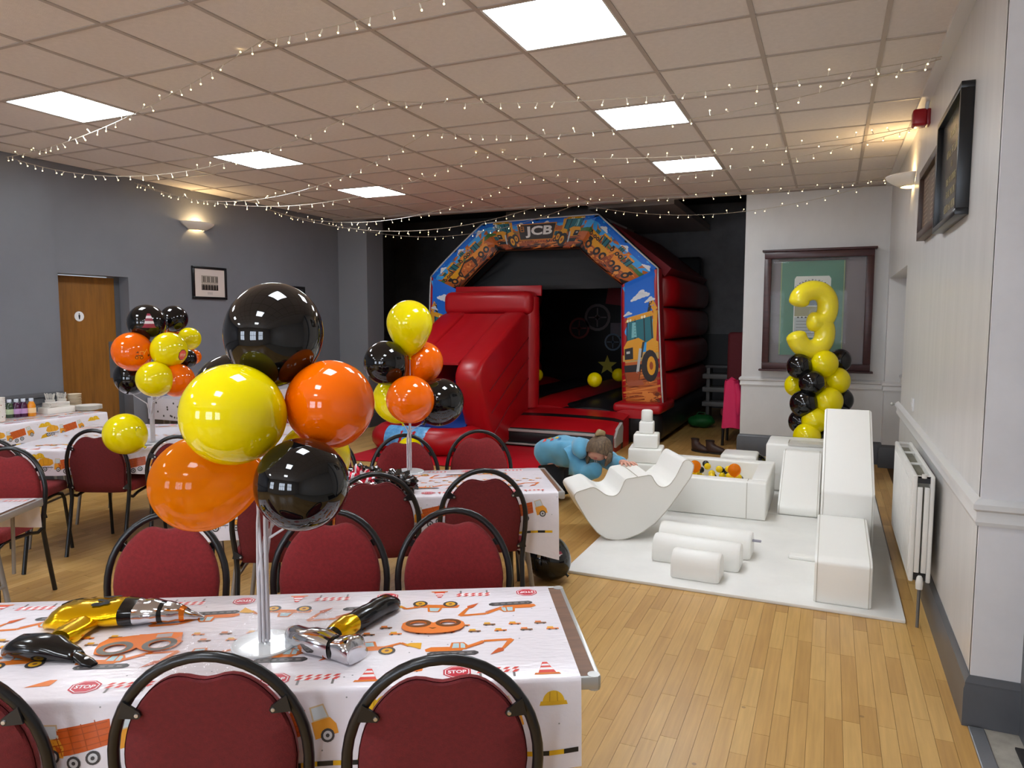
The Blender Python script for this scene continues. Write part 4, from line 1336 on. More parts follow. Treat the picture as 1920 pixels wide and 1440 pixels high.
# slide
g = G(); g.tube([(-3.70, 9.0, .42), (-3.70, 9.0, 1.2), (-3.70, 9.0, 1.9)], [.115, .125, .115], 16); kobj('tower_tube', g, pvc_red, 60)
g = G(); g.box(-4.94, -3.62, 8.80, 9.12, 1.66, 1.98, bev=.10, seg=5); kobj('slide_head', g, pvc_red, 60)
g = G(); g.box(-4.88, -3.58, 9.08, 9.12, 1.92, 2.06, bev=.006); kobj('slide_flap', g, pvc_red, 40)
def wall_prof(name, x0, x1, pts):
    g = G()
    n = len(pts)
    cx = sum(p[0] for p in pts) / n; cz = sum(p[1] for p in pts) / n
    rows = []
    for t, s in ((0, .93), (.06, .97), (.18, .995), (.5, 1.0), (.82, .995), (.94, .97), (1, .93)):
        rows.append([Vector((x0 + (x1 - x0) * t, cy_ * s + cx * (1 - s), cz_ * s + cz * (1 - s))) for cy_, cz_ in pts])
    g.skin(rows); return kobj(name, g, pvc_red, 75)
def rounded(pts, r=.09, n=4):
    out = []
    m = len(pts)
    for i in range(m):
        p = Vector(pts[i]); a = (Vector(pts[i - 1]) - p); b = (Vector(pts[(i + 1) % m]) - p)
        ra = min(r, a.length * .45); rb = min(r, b.length * .45)
        pa, pb = p + a.normalized() * ra, p + b.normalized() * rb
        for k in range(n + 1):
            t = k / n; q = pa * (1 - t) ** 2 + p * 2 * t * (1 - t) + pb * t * t
            out.append((q.x, q.y))
    return out
WP = [(8.92, 1.70), (8.72, 1.70), (7.50, 1.10), (7.38, .92), (7.80, .03), (8.92, .03)]
rw = wall_prof('slide_wall', -4.02, -3.68, rounded(WP, .12))
lw = wall_prof('slide_wall', -4.90, -4.56, rounded([(y, z) for y, z in WP], .12))
for k in range(3):         # baffle seams on the outer face
    g = G(); d = .30 + k * .27
    g.tube([(-3.678, 8.88, 1.66 - d), (-3.672, 8.2, 1.33 - d), (-3.678, 7.62 + d * .2, 1.05 - d)], .008, 6); obj('seam', g, M('red_seam', (120, 8, 20), rough=.5), rw, 60)
g = G()
g.skin([[Vector((x, 8.78, 1.68)), Vector((x, 8.4, 1.50 + .01 * sin(x * 20))), Vector((x, 8.0, 1.31)), Vector((x, 7.50, 1.09)), Vector((x, 7.50, 1.06)), Vector((x, 8.0, 1.28)), Vector((x, 8.78, 1.64))] for x in [-4.60 + .06 * k for k in range(11)]]); kobj('slide_cover', g, pvc_red, 30)
g = G(); g.skin([[Vector((x, 8.8, 1.0)), Vector((x, 7.6, .30)), Vector((x, 7.6, .2)), Vector((x, 8.8, .85))] for x in (-4.6, -3.98)]); kobj('slide_bed', g, M('blue_pvc', (26, 60, 140), rough=.4), 30)
g = G()
tp = [(-5.02, 8.2), (-5.04, 7.75), (-4.98, 7.42), (-4.75, 7.30), (-4.45, 7.28), (-4.15, 7.30), (-3.94, 7.45), (-3.90, 7.75)]
tps = [Vector((p.x, p.y, .165)) for p in smooth_path([Vector((a, b, 0)) for a, b in tp], 3)]
g.tube(tps, .165, 16); tub = kobj('runout_tube', g, pvc_red, 60)
g = G()
rows = []
for k in range(11):
    x = -4.80 + .055 * k; rows.append([Vector((x, 7.285 - .172 * cos(a) + .01 * sin(k * 2), .165 + .172 * sin(a))) for a in [radians(q) for q in (-20, -5, 10, 25, 40, 55, 70, 85)]])
g.skin(rows, closed_ring=False); obj('water_print', g, M('water_blue', (50, 120, 190), rough=.3, var=(16, .5, (120, 190, 232)), bump=(12, .2)), tub, 180)
g = G(); g.box(-4.95, -3.95, 7.4, 8.4, .01, .06, bev=.02); kobj('runout_floor', g, pvc_red, 40)
t = thing('groundsheet', 'red plastic groundsheet spread on the boards before the inflatable', 'groundsheet', (-4.1, 7.2, 0))
g = G()
nx, ny = 22, 16
rows = []
for a in range(nx + 1):
    rows.append([])
    for b_ in range(ny + 1):
        u, v = a / nx, b_ / ny
        x = -5.12 + 2.75 * u; y = 6.62 + 1.6 * v + .35 * u
        rows[-1].append(Vector((x + 4.1, y - 7.2, .006 + .010 * max(0, noise.noise(Vector((x * 2, y * 2, 3))) + .3))))
g.skin(rows, closed_ring=False); obj('sheet', g, M('red_sheet', (190, 16, 34), rough=.4, bump=(7, .4, 3)), t, 180)

# ------------------------------------------------------------------ white soft play
vinyl = M('white_vinyl', (244, 242, 236), rough=.38, spec=.45, bump=(7, .10, 3))
vinyl_in = M('cream_vinyl', (238, 231, 214), rough=.4, bump=(6, .12, 3))
seam_m = M('vinyl_seam', (196, 190, 178), rough=.6)
matm = M('white_play_mat', (243, 241, 236), rough=.45, var=(2.5, .04), bump=(3, .08))
t = thing('play_mat', 'large white foam play mat on the boards under the soft blocks', 'mat', (-.53, 6.1, 0))
for y0_, y1_ in ((-1.92, .03), (.034, 1.95)):
    g = G(); g.box(-.955, .945, y0_, y1_, 0, .020, bev=.005); obj('mat_section', g, matm, t, 40)
def block(name, label, boxes, loc, rz=0, group=None, bev=.02):
    t = thing(name, label, 'soft block', loc, rz, group)
    for nm, b, m in boxes:
        g = G(); g.box(*b, bev=bev, seg=3); obj(nm, g, m, t, 50)
    return t
def prism_block(name, label, prof, x0, x1, loc, rz=0, r=.025, seam=True, group=None):
    """side profile (y,z) extruded along x"""
    t = thing(name, label, 'soft block', loc, rz, group)
    pts = rounded(prof, r, 4)
    g = G()
    n = len(pts); cy = sum(p[0] for p in pts) / n; cz = sum(p[1] for p in pts) / n
    rows = []
    for x, s in ((x0, .975), (x0 + .006, .99), (x0 + .02, 1), ((x0 + x1) / 2, 1.0), (x1 - .02, 1), (x1 - .006, .99), (x1, .975)):
        rows.append([Vector((x, cy + (a - cy) * s, cz + (b - cz) * s)) for a, b in pts])
    g.skin(rows); obj('foam_body', g, vinyl, t, 40)
    if seam:
        for x in (x0 + .014, x1 - .014):
            g = G(); g.tube([(x, a, b) for a, b in pts], .0022, 6, loop=True); obj('piping', g, seam_m, t, 60)
    return t
ZM = .020
# slide climber on the right: low step, then ramp block
prism_block('soft_step', 'low white soft block at the front right corner of the play mat', [(0, 0), (.86, 0), (.86, .29), (.06, .255), (0, .235)], -.14, .15, (.105, 4.25, ZM), 0, .016)
prism_block('soft_ramp', 'tall white soft ramp rising behind the low block, right of the mat', [(0, 0), (1.02, 0), (1.02, .865), (.86, .90), (0, .44)], -.155, .165, (.135, 5.12, ZM), 0, .016)
# left ramp with its platform
prism_block('soft_ramp', 'white soft ramp between the ball pit and the tall ramp', [(0, 0), (.80, 0), (.80, .41), (.66, .42), (0, .07)], -.155, .155, (-.19, 6.12, ZM), 0, .025)
block('soft_platform', 'white soft box with a flap behind the ball pit, left of the ramp top', [('foam_body', (-.27, .27, 0, .5, 0, .44), vinyl), ('flap', (-.08, .27, -.006, .22, .436, .452), M('grey_vinyl', (206, 202, 192), rough=.45))], (-.24, 6.98, ZM), 0, None, .02)
block('soft_wedge', 'low white soft block just behind the ball pit wall', [('foam_body', (-.35, .0, 0, .35, 0, .26), vinyl)], (-.62, 7.35, 0), 0, None, .03)
# ball pit
t = thing('ball_pit', 'white soft ball pit with yellow and black balls in it', 'ball pit', (-.89, 5.86, ZM))
x0_, x1_, dpt, hh, th = -.50, .475, .98, .30, .13
for nm, b in (('front_wall', (x0_, x1_, 0, th, 0, hh)), ('back_wall', (x0_, x1_, dpt - th, dpt, 0, hh)), ('left_wall', (x0_, x0_ + th, th, dpt - th, 0, hh)), ('right_wall', (x1_ - th, x1_, th, dpt - th, 0, hh))):
    g = G(); g.box(*b, bev=.014, seg=3); obj(nm, g, vinyl, t, 50)
g = G(); g.box(x0_ + th, x1_ - th, th, dpt - th, 0, .145); obj('pit_floor', g, vinyl_in, t)
g = G(); g.tube([(x1_ - .145, -.003, .008), (x1_ - .145, -.004, .15), (x1_ - .145, -.003, .292), (x1_ - .145, .06, .303), (x1_ - .145, .125, .301)], .003, 6); obj('seam', g, seam_m, t, 60)
ballm = {'y': M('yellow_ball', (240, 205, 10), rough=.25, coat=.2), 'k': M('black_ball', (16, 16, 18), rough=.22, coat=.2)}
bme = {}
for k_ in 'yk':
    g = G(); g.sphere(Vector((0, 0, 0)), .030, 18, 12)
    bme[k_] = g.mesh('ball', ballm[k_], 180)
rb = random.Random(11)
done = []
for _ in range(4000):
    if len(done) >= 66: break
    x = -.89 + x0_ + th + .04 + rb.random() ** 1.3 * (x1_ - x0_ - 2 * th - .16); y = 5.86 + th + .04 + rb.random() * (dpt - 2 * th - .08)
    lay = 0 if len(done) < 34 else (1 if len(done) < 58 else 2)
    z = ZM + .146 + .030 + lay * .046
    if all((x - a) ** 2 + (y - b) ** 2 + (z - c) ** 2 > .0033 for a, b, c in done):
        done.append((x, y, z))
        kk = 'k' if rb.random() < .38 else 'y'
        tag(link('ball', bme[kk], None, (x, y, z)), 'small yellow plastic ball lying in the white ball pit' if kk == 'y' else 'small black plastic ball lying in the white ball pit', 'ball', 'yellow balls in the ball pit' if kk == 'y' else 'black balls in the ball pit')
for nm, px, py, d, r in (('pale orange balloon standing up at the right of the ball pit', 1377, 881, 6.02, .053), ('orange balloon among the balls at the left of the ball pit', 1303, 874, 6.15, .05)):
    balloon(nm, ray(px, py, d), r, 't', (0, .1, -1), .15, 'orange balloons in the ball pit')
# rocker: boat-shaped with two seats, set at an angle
ra = radians(30)
ru, rn = unit(ra)
RP = [(-.275, .355), (-.15, .392), (-.11, .368), (-.06, .33), (-.004, .318), (.035, .338), (.062, .395), (.08, .442), (.27, .470), (.295, .42), (.325, .385), (.365, .374), (.405, .39), (.45, .45), (.508, .568), (.545, .575), (.585, .535), (.565, .45), (.48, .33), (.40, .22), (.308, .118), (.20, .045), (.10, .008), (.03, .0), (-.05, .012), (-.12, .060), (-.19, .15), (-.255, .26), (-.29, .325)]
t = thing('soft_rocker', 'white boat-shaped soft rocker with two scooped seats, beside the table end', 'soft block', (-1.368, 4.9, ZM), ra)
RP2 = rounded([(a, b) for a, b in RP], .02, 2)
g = G()
n = len(RP2); cx_ = sum(p[0] for p in RP2) / n; cz_ = sum(p[1] for p in RP2) / n
g.prism(RP2, lambda a, b, tt: Vector((a, tt, b)), 0.0, .46)
me_o = obj('foam_body', g, vinyl, t, 30)
g = G(); g.tube([(a, -.001, b) for a, b in RP2], .003, 6, loop=True); obj('piping', g, seam_m, t, 60)
g = G(); g.tube([(.17, .0, .4585), (.17, .22, .461), (.17, .455, .459)], .003, 6); obj('seat_seam', g, seam_m, t, 60)
# half-round bumps
def bump_block(label, x0, x1, y0, D, H, rz=0.0):
    u, n_ = unit(rz)
    t = thing('soft_bump', label, 'soft block', (x0, y0, ZM), rz, 'white half-round soft bumps')
    pts = [(0, 0)] + [(0, .055)] + [(D / 2 - D / 2 * cos(a), .055 + (H - .055) * sin(a)) for a in [pi * k / 14 for k in range(1, 14)]] + [(D, .055), (D, 0)]
    pts = rounded(pts, .012, 2)
    L = x1 - x0
    g = G()
    m = len(pts); cy = D / 2; cz = H / 2
    g.skin([[Vector((x, cy + (a - cy) * s, cz + (b - cz) * s)) for a, b in pts] for x, s in ((0, .90), (.006, .96), (.02, 1), (L - .02, 1), (L - .006, .96), (L, .90))])
    obj('foam_body', g, vinyl, t, 40)
    return t
bump_block('short white half-round bump, nearest of three on the play mat', -.845, -.555, 4.31, .19, .165, -.03)
bump_block('white half-round bump in the middle of the three on the play mat', -1.02, -.47, 4.57, .20, .165, -.03)
b3 = bump_block('white half-round bump furthest back of the three, with a grey tab', -1.04, -.43, 4.85, .21, .17, -.03)
g = G(); g.box(.60, .665, .10, .125, .10, .112, bev=.003); obj('tab', g, M('grey_tab', (150, 146, 158), rough=.6), b3)
g = G(); g.box(-.085, .085, -.04, .04, 0, .022, bev=.006)
o = obj('foam_strip', g, vinyl, None, 50, (-.115, 5.02, ZM), -.06); tag(o, 'small white foam strip lying on the mat beside the tall ramp', 'soft block')
# stacking tower
TT = ray(1212, 850, 6.6); tx, ty = TT.x, TT.y
for i, (w, z0_, z1_) in enumerate(((.44, 0, .16), (.36, .16, .31), (.30, .31, .44), (.22, .44, .565), (.13, .565, .675))):
    lb = ['lowest and widest white block of the stacked tower', 'second white block from the bottom of the stacked tower', 'middle white block of the stacked tower', 'second white block from the top of the stacked tower', 'small white block under the cylinder of the stacked tower'][i]
    g = G(); g.box(-w / 2, w / 2, -w / 2, w / 2, 0, z1_ - z0_ - .001, bev=.014, seg=3)
    t = thing('tower_block', lb, 'soft block', (tx, ty, z0_), radians(8), 'white stacked tower blocks')
    obj('foam_body', g, vinyl, t, 50)
    g = G(); a = w / 2 - .002; zz = z1_ - z0_ - .014
    g.tube([(-a, -a, zz), (a, -a, zz), (a, a, zz), (-a, a, zz)], .0018, 5, loop=True); obj('piping', g, seam_m, t, 60)
t = thing('tower_cylinder', 'small white cylinder on the very top of the stacked tower', 'soft block', (tx, ty, .675))
g = G(); g.lathe([(0, 0), (.050, 0), (.053, .004), (.051, .085), (.046, .098), (.034, .103), (0, .104)], 24); obj('foam_body', g, vinyl, t, 40)
# ------------------------------------------------------------------ the kneeling person
def skin_obj(name, joints, edges, mat, parent, root=0, sub=2, smooth=True):
    """joints: list of (x,y,z,rx,ry)"""
    me = bpy.data.meshes.new(name)
    me.from_pydata([j[:3] for j in joints], edges, [])
    me.materials.append(mat)
    o = link(name, me, parent)
    md = o.modifiers.new('skin', 'SKIN'); md.use_smooth_shade = True; md.branch_smoothing = .6
    if not me.skin_vertices: 
        bpy.context.view_layer.update()
    for i, j in enumerate(joints):
        sv = me.skin_vertices[0].data[i]
        sv.radius = (j[3], j[4] if len(j) > 4 else j[3]); sv.use_root = (i == root)
    s = o.modifiers.new('sub', 'SUBSURF'); s.levels = sub; s.render_levels = sub
    return o
def bake(o):
    dg = bpy.context.evaluated_depsgraph_get()
    me = bpy.data.meshes.new_from_object(o.evaluated_get(dg))
    o.modifiers.clear()
    o.data = me
    me.polygons.foreach_set('use_smooth', [True] * len(me.polygons))
skin = M('skin', (214, 158, 138), rough=.55)
hoodie = M('blue_hoodie', (96, 168, 204), rough=.9, sheen=.3, var=(4, .10), bump=(9, .6, 4))
dark_cl = M('black_leggings', (26, 26, 32), rough=.8)
hair = M('brown_hair', (128, 104, 78), rough=.55, var=(26, .45, (58, 46, 38)), bump=(40, .5, 3), stretch=(3, 3, 1))
PO = Vector((-1.98, 5.78, 0))
person = thing('person', 'person kneeling in a pale blue hoodie, leaning over the white rocker with head down', 'person', PO)
# right = +x towards the tower, they face right and a little towards us
def L(p): return (p[0] - PO.x, p[1] - PO.y, p[2])
HD = ray(1123, 846, 5.80)
FD = Vector((-.12, -.42, -.90)).normalized()
J = []; E_ = []
def add(p, r, r2=None, to=None):
    J.append((*L(p), r, r2 or r))
    if to is not None: E_.append((to, len(J) - 1))
    return len(J) - 1
pel = add(Vector((-2.30, 5.92, .36)), .11)
ab = add(Vector((-2.12, 5.88, .44)), .12, None, pel)
ch = add(Vector((-1.95, 5.83, .46)), .12, None, ab)
nk = add(Vector((-1.86, 5.79, .475)), .055, None, ch)
hd0 = add(HD + Vector((-.06, .05, -.01)), .060, None, nk)
hd1 = add(HD + FD * .02, .082, .080, hd0)
hd2 = add(HD + FD * .075, .058, .056, hd1)
sr = add(Vector((-1.92, 5.68, .45)), .06, None, ch)      # shoulder nearest us
er = add(Vector((-1.78, 5.55, .35)), .045, None, sr)
wr = add(Vector((-1.66, 5.47, .40)), .030, None, er)
sl = add(Vector((-1.82, 5.90, .46)), .06, None, ch)
el = add(Vector((-1.60, 5.68, .41)), .042, None, sl)
wl = add(Vector((-1.435, 5.415, .487)), .028, .024, el)
pm = add(Vector((-1.405, 5.375, .492)), .034, .016, wl)
for s in (-1, 1):
    k = add(Vector((-2.08 + .03 * s, 5.87 + s * .12, .10)), .05, None, pel)
    a = add(Vector((-2.42, 5.93 + s * .12, .075)), .04, None, k)
    add(Vector((-2.54, 5.96 + s * .12, .055)), .03, None, a)
body = skin_obj('body', J, E_, skin, person)
bake(body)
extra = []
# five fingers spread on the vinyl, a thumb from the side of the palm
dirn = Vector((.72, -.69, 0)).normalized(); side = Vector((.69, .72, 0)).normalized()
for k, (o_, l_) in enumerate(((-.030, .058), (-.011, .072), (.010, .075), (.030, .066))):
    b0 = Vector((-1.405, 5.375, .492)) + side * o_ * .8
    d = (dirn + side * o_ * 9).normalized()
    f_ = skin_obj('finger', [(*L(b0), .010), (*L(b0 + d * (.022 + l_ * .3) + Vector((0, 0, .008))), .0092), (*L(b0 + d * (.022 + l_ * .65) + Vector((0, 0, .002))), .0085), (*L(b0 + d * (.022 + l_) + Vector((0, 0, -.010))), .0068)], [(0, 1), (1, 2), (2, 3)], skin, person, sub=1)
    bake(f_); extra.append(f_)
b0 = Vector((-1.42, 5.395, .488)) - side * .022
f_ = skin_obj('thumb', [(*L(b0), .012), (*L(b0 - side * .022 + dirn * .018), .0105), (*L(b0 - side * .034 + dirn * .045 + Vector((0, 0, -.006))), .0085)], [(0, 1), (1, 2)], skin, person, sub=1); bake(f_); extra.append(f_)
# hoodie over torso and sleeves
J = []; E_ = []
pel = add(Vector((-2.36, 5.94, .37)), .175, .165)
ab = add(Vector((-2.17, 5.89, .455)), .185, .175, pel)
ch = add(Vector((-1.985, 5.83, .465)), .175, .170, ab)
nk = add(Vector((-1.835, 5.765, .485)), .105, .10, ch)
add(Vector((-1.785, 5.74, .49)), .088, .088, nk)
sr = add(Vector((-1.93, 5.67, .455)), .115, None, ch)
er = add(Vector((-1.79, 5.545, .345)), .088, None, sr)
wr = add(Vector((-1.66, 5.47, .40)), .060, None, er)
sl = add(Vector((-1.80, 5.89, .455)), .105, None, ch)
el = add(Vector((-1.60, 5.68, .415)), .078, None, sl)
add(Vector((-1.455, 5.445, .488)), .046, .040, el)
hd = skin_obj('hoodie', J, E_, hoodie, person, sub=3); bake(hd)
for v in hd.data.vertices:
    w = v.co + Vector(PO)
    v.co += v.normal * (.016 * noise.noise(w * 7) + .009 * noise.noise(w * 19))
# hood lying on the shoulders
hc = ray(1094, 828, 5.92)
g = G()
hp = [hc + Vector(q) for q in ((.03, -.11, -.10), (-.01, -.075, -.06), (-.035, .0, -.03), (-.02, .08, -.045), (.02, .12, -.09))]
g.tube([L(q) for q in hp], [.035, .060, .068, .060, .030], 14); obj('hood', g, hoodie, person, 180)
# small red and yellow print on the back
P = Print()
for k, c_ in enumerate(((214, 60, 50), (230, 190, 60), (214, 60, 50), (230, 190, 60), (60, 120, 180))):
    P.poly([(k * .03, (k % 2) * .02), (k * .03 + .026, (k % 2) * .02 + .004), (k * .03 + .022, (k % 2) * .02 + .03), (k * .03 + .003, (k % 2) * .02 + .026)], c_, 1)
bvh_pts = hd.data
from mathutils.bvhtree import BVHTree
bv = BVHTree.FromPolygons([v.co for v in hd.data.vertices], [p.vertices for p in hd.data.polygons])
def on_back(u, v, off):
    q = Vector((-2.26 - PO.x + u * 1.2, 5.78 - PO.y + v * 1.5 - u * .25, 1.2))
    h = bv.ray_cast(q, Vector((0, 0, -1)))
    return (h[0] if h[0] else Vector((q.x, q.y, .5))) + Vector((0, 0, .003 + off))
P.build('back_print', on_back, person, maxlen=.03)
J = []; E_ = []
pel = add(Vector((-2.30, 5.92, .345)), .155, .15)
for s in (-1, 1):
    k = add(Vector((-2.08 + .03 * s, 5.87 + s * .12, .105)), .092, None, pel)
    a = add(Vector((-2.42, 5.93 + s * .12, .085)), .072, None, k)
    add(Vector((-2.56, 5.965 + s * .12, .06)), .055, None, a)
tr = skin_obj('leggings', J, E_, dark_cl, person); bake(tr)
# hair, tied back, falling round the lowered face
g = G()
hcn = HD - FD * .018
fs = FD.cross(Vector((0, 0, 1))).normalized(); fu = fs.cross(FD)
rows = []
for i in range(13):
    th = radians(4 + i * 9.6)
    rows.append([Vector(L(hcn - FD * (.112 * cos(th)) + (fs * cos(a) * .104 + fu * sin(a) * .112) * sin(th) + (fs * cos(a) + fu * sin(a)) * .004 * sin(a * 9 + i * .7))) for a in [2 * pi * q / 28 for q in range(28)]])
g.skin(rows, cap1=False); hr = obj('hair', g, hair, person, 180)
for s in (-1, 1):
    g = G(); g.tube([L(hcn + fs * s * .088 + FD * .02 - fu * .02), L(hcn + fs * s * .098 + FD * .075 - fu * .02), L(hcn + fs * s * .085 + FD * .13 - fu * .01)], [.030, .026, .008], 8); obj('hair_lock', g, hair, person, 180)
g = G(); g.tube([L(hcn - FD * .098 - fu * .0), L(hcn - FD * .125 + fu * .02), L(hcn - FD * .12 + fu * .065), L(hcn - FD * .085 + fu * .105)], [.022, .030, .028, .010], 10); obj('ponytail', g, M('fair_hair', (150, 126, 88), rough=.5, bump=(40, .4, 3)), person, 180)
# face: nose, eyes and mouth on the lowered side of the head
from mathutils.bvhtree import BVHTree
bvf = BVHTree.FromPolygons([v.co for v in body.data.vertices], [p.vertices for p in body.data.polygons])
def on_face(dx, dy):
    q = Vector(L(HD + FD * .4 + fs * dx + fu * dy))
    h = bvf.ray_cast(q, -FD)
    return h[0] if h[0] else Vector(L(HD + FD * .06 + fs * dx + fu * dy))
g = G(); g.sphere(on_face(0, -.002), .015, 10, 8, (1, 1, 1.2)); extra.append(obj('nose', g, skin, person, 180))
for s in (-1, 1):
    g = G(); g.sphere(on_face(s * .024, -.022), .008, 10, 8); obj('eye', g, M('eye_dark', (40, 30, 26), rough=.3), person, 180)
    g = G(); g.sphere(Vector(L(HD + fs * s * .078 + FD * .035)), .022, 10, 8, (.6, .8, 1)); extra.append(obj('ear', g, skin, person, 180))
g = G(); g.sphere(on_face(0, .024), .012, 10, 6, (1.3, 1, .7)); obj('mouth', g, M('lips', (176, 96, 90), rough=.5), person, 180)
for s in (-1, 1):
    g = G(); g.tube([tuple(L(Vector((-1.745, 5.66 + s * .02, .44)))), tuple(L(Vector((-1.715, 5.62 + s * .03, .36)))), tuple(L(Vector((-1.70, 5.60 + s * .035, .31))))], .005, 6); obj('drawstring', g, M('pale_cord', (214, 222, 226), rough=.8), person, 60)

bm_ = bmesh.new()                       # hands and face belong to the one body mesh
for q in [body] + extra: bm_.from_mesh(q.data)
bm_.to_mesh(body.data); bm_.free()
body.data.polygons.foreach_set('use_smooth', [True] * len(body.data.polygons))
for q in extra: bpy.data.objects.remove(q)

# ------------------------------------------------------------------ things on the near table
TZ = TH + .0045
u1, n1 = unit(A29)
foil_gold = M('gold_foil', (236, 186, 12), rough=.2, metal=.85, bump=(13, .3, 2))
foil_black = M('black_foil', (12, 12, 13), rough=.16, spec=.5, coat=.15, bump=(13, .3, 2))
foil_silver = M('silver_foil', (214, 214, 218), rough=.12, metal=1.0, bump=(13, .3, 2))
foil_orange = M('orange_foil', (226, 120, 30), rough=.2, metal=.5)
def puff(g, stations, n=20, crumple=.0, seed=0):
    """stations: (point on the table, half-width, half-height, cross direction)"""
    rows = []
    for k, (p, w, h, zc) in enumerate(stations):
        a = stations[max(0, k - 1)][0]; b = stations[min(len(stations) - 1, k + 1)][0]
        t = Vector((b[0] - a[0], b[1] - a[1], 0)).normalized()
        s = Vector((-t.y, t.x, 0))
        row = []
        for q in range(n):
            th = 2 * pi * q / n
            cw, sw = cos(th), sin(th)
            pos = Vector((p[0], p[1], zc)) + s * (w * math.copysign(abs(cw) ** .9, cw)) + Vector((0, 0, h * math.copysign(abs(sw) ** .8, sw)))
            if crumple:
                d = noise.noise(pos * 38 + Vector((seed, 0, 0))) * crumple
                pos += (s * cw + Vector((0, 0, sw))) * d
            pos.z = max(pos.z, .0005)
            row.append(pos)
        rows.append(row)
    g.skin(rows)
def onp(px, py):     # point of the table plane on a measured direction
    v = fw * 1351.02 + rt * (px - 960) - up * (py - 720)
    return Vector((0, 0, 1.58)) + v * ((TZ - 1.58) / v.z)
def rel(p, o): return (p[0] - o[0], p[1] - o[1])
# drill
D0 = onp(175, 1172)
t = thing('foil_balloon', 'yellow and black drill-shaped foil balloon with a silver chuck', 'balloon', D0)
def chain(p0, p1, st):
    return [(rel(p0 + (p1 - p0) * s, D0), w, h, h * .98) for s, w, h in st]
A = onp(92, 1172); B = onp(378, 1160)
def piece(name, mat, st, cr=.004, **k):
    g = G(); puff(g, chain(A, B, st), 20, cr, **k); return obj(name, g, mat, t, 60)
def seg(a, b, prof, n=7):
    out = []
    for k in range(n + 1):
        s = a + (b - a) * k / n
        for (s0, w0, h0), (s1, w1, h1) in zip(prof[:-1], prof[1:]):
            if s0 <= s <= s1:
                q = (s - s0) / (s1 - s0); out.append((s, w0 + (w1 - w0) * q, h0 + (h1 - h0) * q)); break
    return out
PR = [(-.02, .02, .006), (.03, .050, .022), (.10, .062, .030), (.20, .066, .032), (.35, .068, .034), (.50, .064, .034), (.56, .058, .032), (.66, .052, .030), (.74, .046, .028), (.78, .040, .026), (.86, .032, .022), (.93, .018, .012), (1.02, .004, .004)]
body = piece('yellow_body', foil_gold, seg(-.02, .50, PR, 16), .007)
piece('black_collar', foil_black, seg(.50, .585, PR, 4)); piece('silver_chuck', foil_silver, seg(.585, .735, PR, 6), .006); piece('black_band', foil_black, seg(.735, .765, PR, 2)); piece('silver_jaw', foil_silver, seg(.765, .87, PR, 5), .006); piece('orange_bit', foil_orange, seg(.87, .90, PR, 2)); piece('silver_tip', foil_silver, seg(.90, 1.02, PR, 4))
dirD = (B - A); LD = dirD.length; dirD.normalize(); sdD = Vector((-dirD.y, dirD.x, 0))
def decal_on(part, u0, u1_, w, rad=.0025):
    g = G()
    bvx = BVHTree.FromPolygons([v.co for v in part.data.vertices], [p.vertices for p in part.data.polygons])
    rows = []
    for k in range(9):
        c = A - D0 + dirD * LD * (u0 + (u1_ - u0) * k / 8)
        e = 1 if 0 < k < 8 else .5
        row = []
        for q in (-1, 0, 1):
            pt = c + sdD * (w[0] + q * w[1] * e)
            h = bvx.ray_cast(Vector((pt.x, pt.y, .3)), Vector((0, 0, -1)))
            row.append((h[0] if h[0] else Vector((pt.x, pt.y, .03))) + Vector((0, 0, .0035)))
        rows.append(row)
    g.skin(rows, closed_ring=False); obj('black_slot', g, ink((16, 16, 17), .55), part, 180)
for w in (.022, -.004, -.030): decal_on(body, .33 + w * .6, .45 + w * .6, (w, .007))
decal_on(body, .02, .27, (.044, .010))
g = G()
H0, H1 = onp(165, 1180), onp(118, 1212)
puff(g, [(rel(H0 + (H1 - H0) * s, D0), w, .024, .024) for s, w in ((-.15, .03), (.1, .038), (.5, .036), (.85, .034), (1.1, .028))], 18, .006, 3); hn = obj('handle', g, foil_gold, t, 60)
g = G(); puff(g, [(rel(H0 + (H1 - H0) * s + sdD * .030 , D0), w, .018, .020) for s, w in ((.1, .010), (.4, .014), (.8, .014), (1.1, .010))], 12); obj('black_grip', g, foil_black, hn, 60)
g = G()
K0, K1 = onp(14, 1226), onp(140, 1236)
puff(g, [(rel(K0 + (K1 - K0) * s, D0), w, h, h) for s, w, h in ((-.05, .006, .004), (.04, .026, .016), (.2, .038, .026), (.5, .044, .028), (.7, .042, .026), (.85, .032, .018), (1.0, .026, .014), (1.08, .02, .006))], 20, .007, 7); obj('battery', g, foil_black, t, 60)
g = G()
puff(g, [(rel(onp(x_, y_), D0), w, h, h) for x_, y_, w, h in ((128, 1232, .014, .012), (148, 1240, .016, .010), (165, 1246, .017, .007), (177, 1249, .010, .003))], 14, .003); vt = obj('valve_tail', g, foil_black, t, 60)
g = G(); g.lathe([(0, 0), (.006, 0), (.005, .002), (0, .002)], 12, Matrix.Translation(onp(163, 1245) - D0 + Vector((0, 0, .0155)))); obj('white_dot', g, ink((240, 240, 240)), vt, 40)
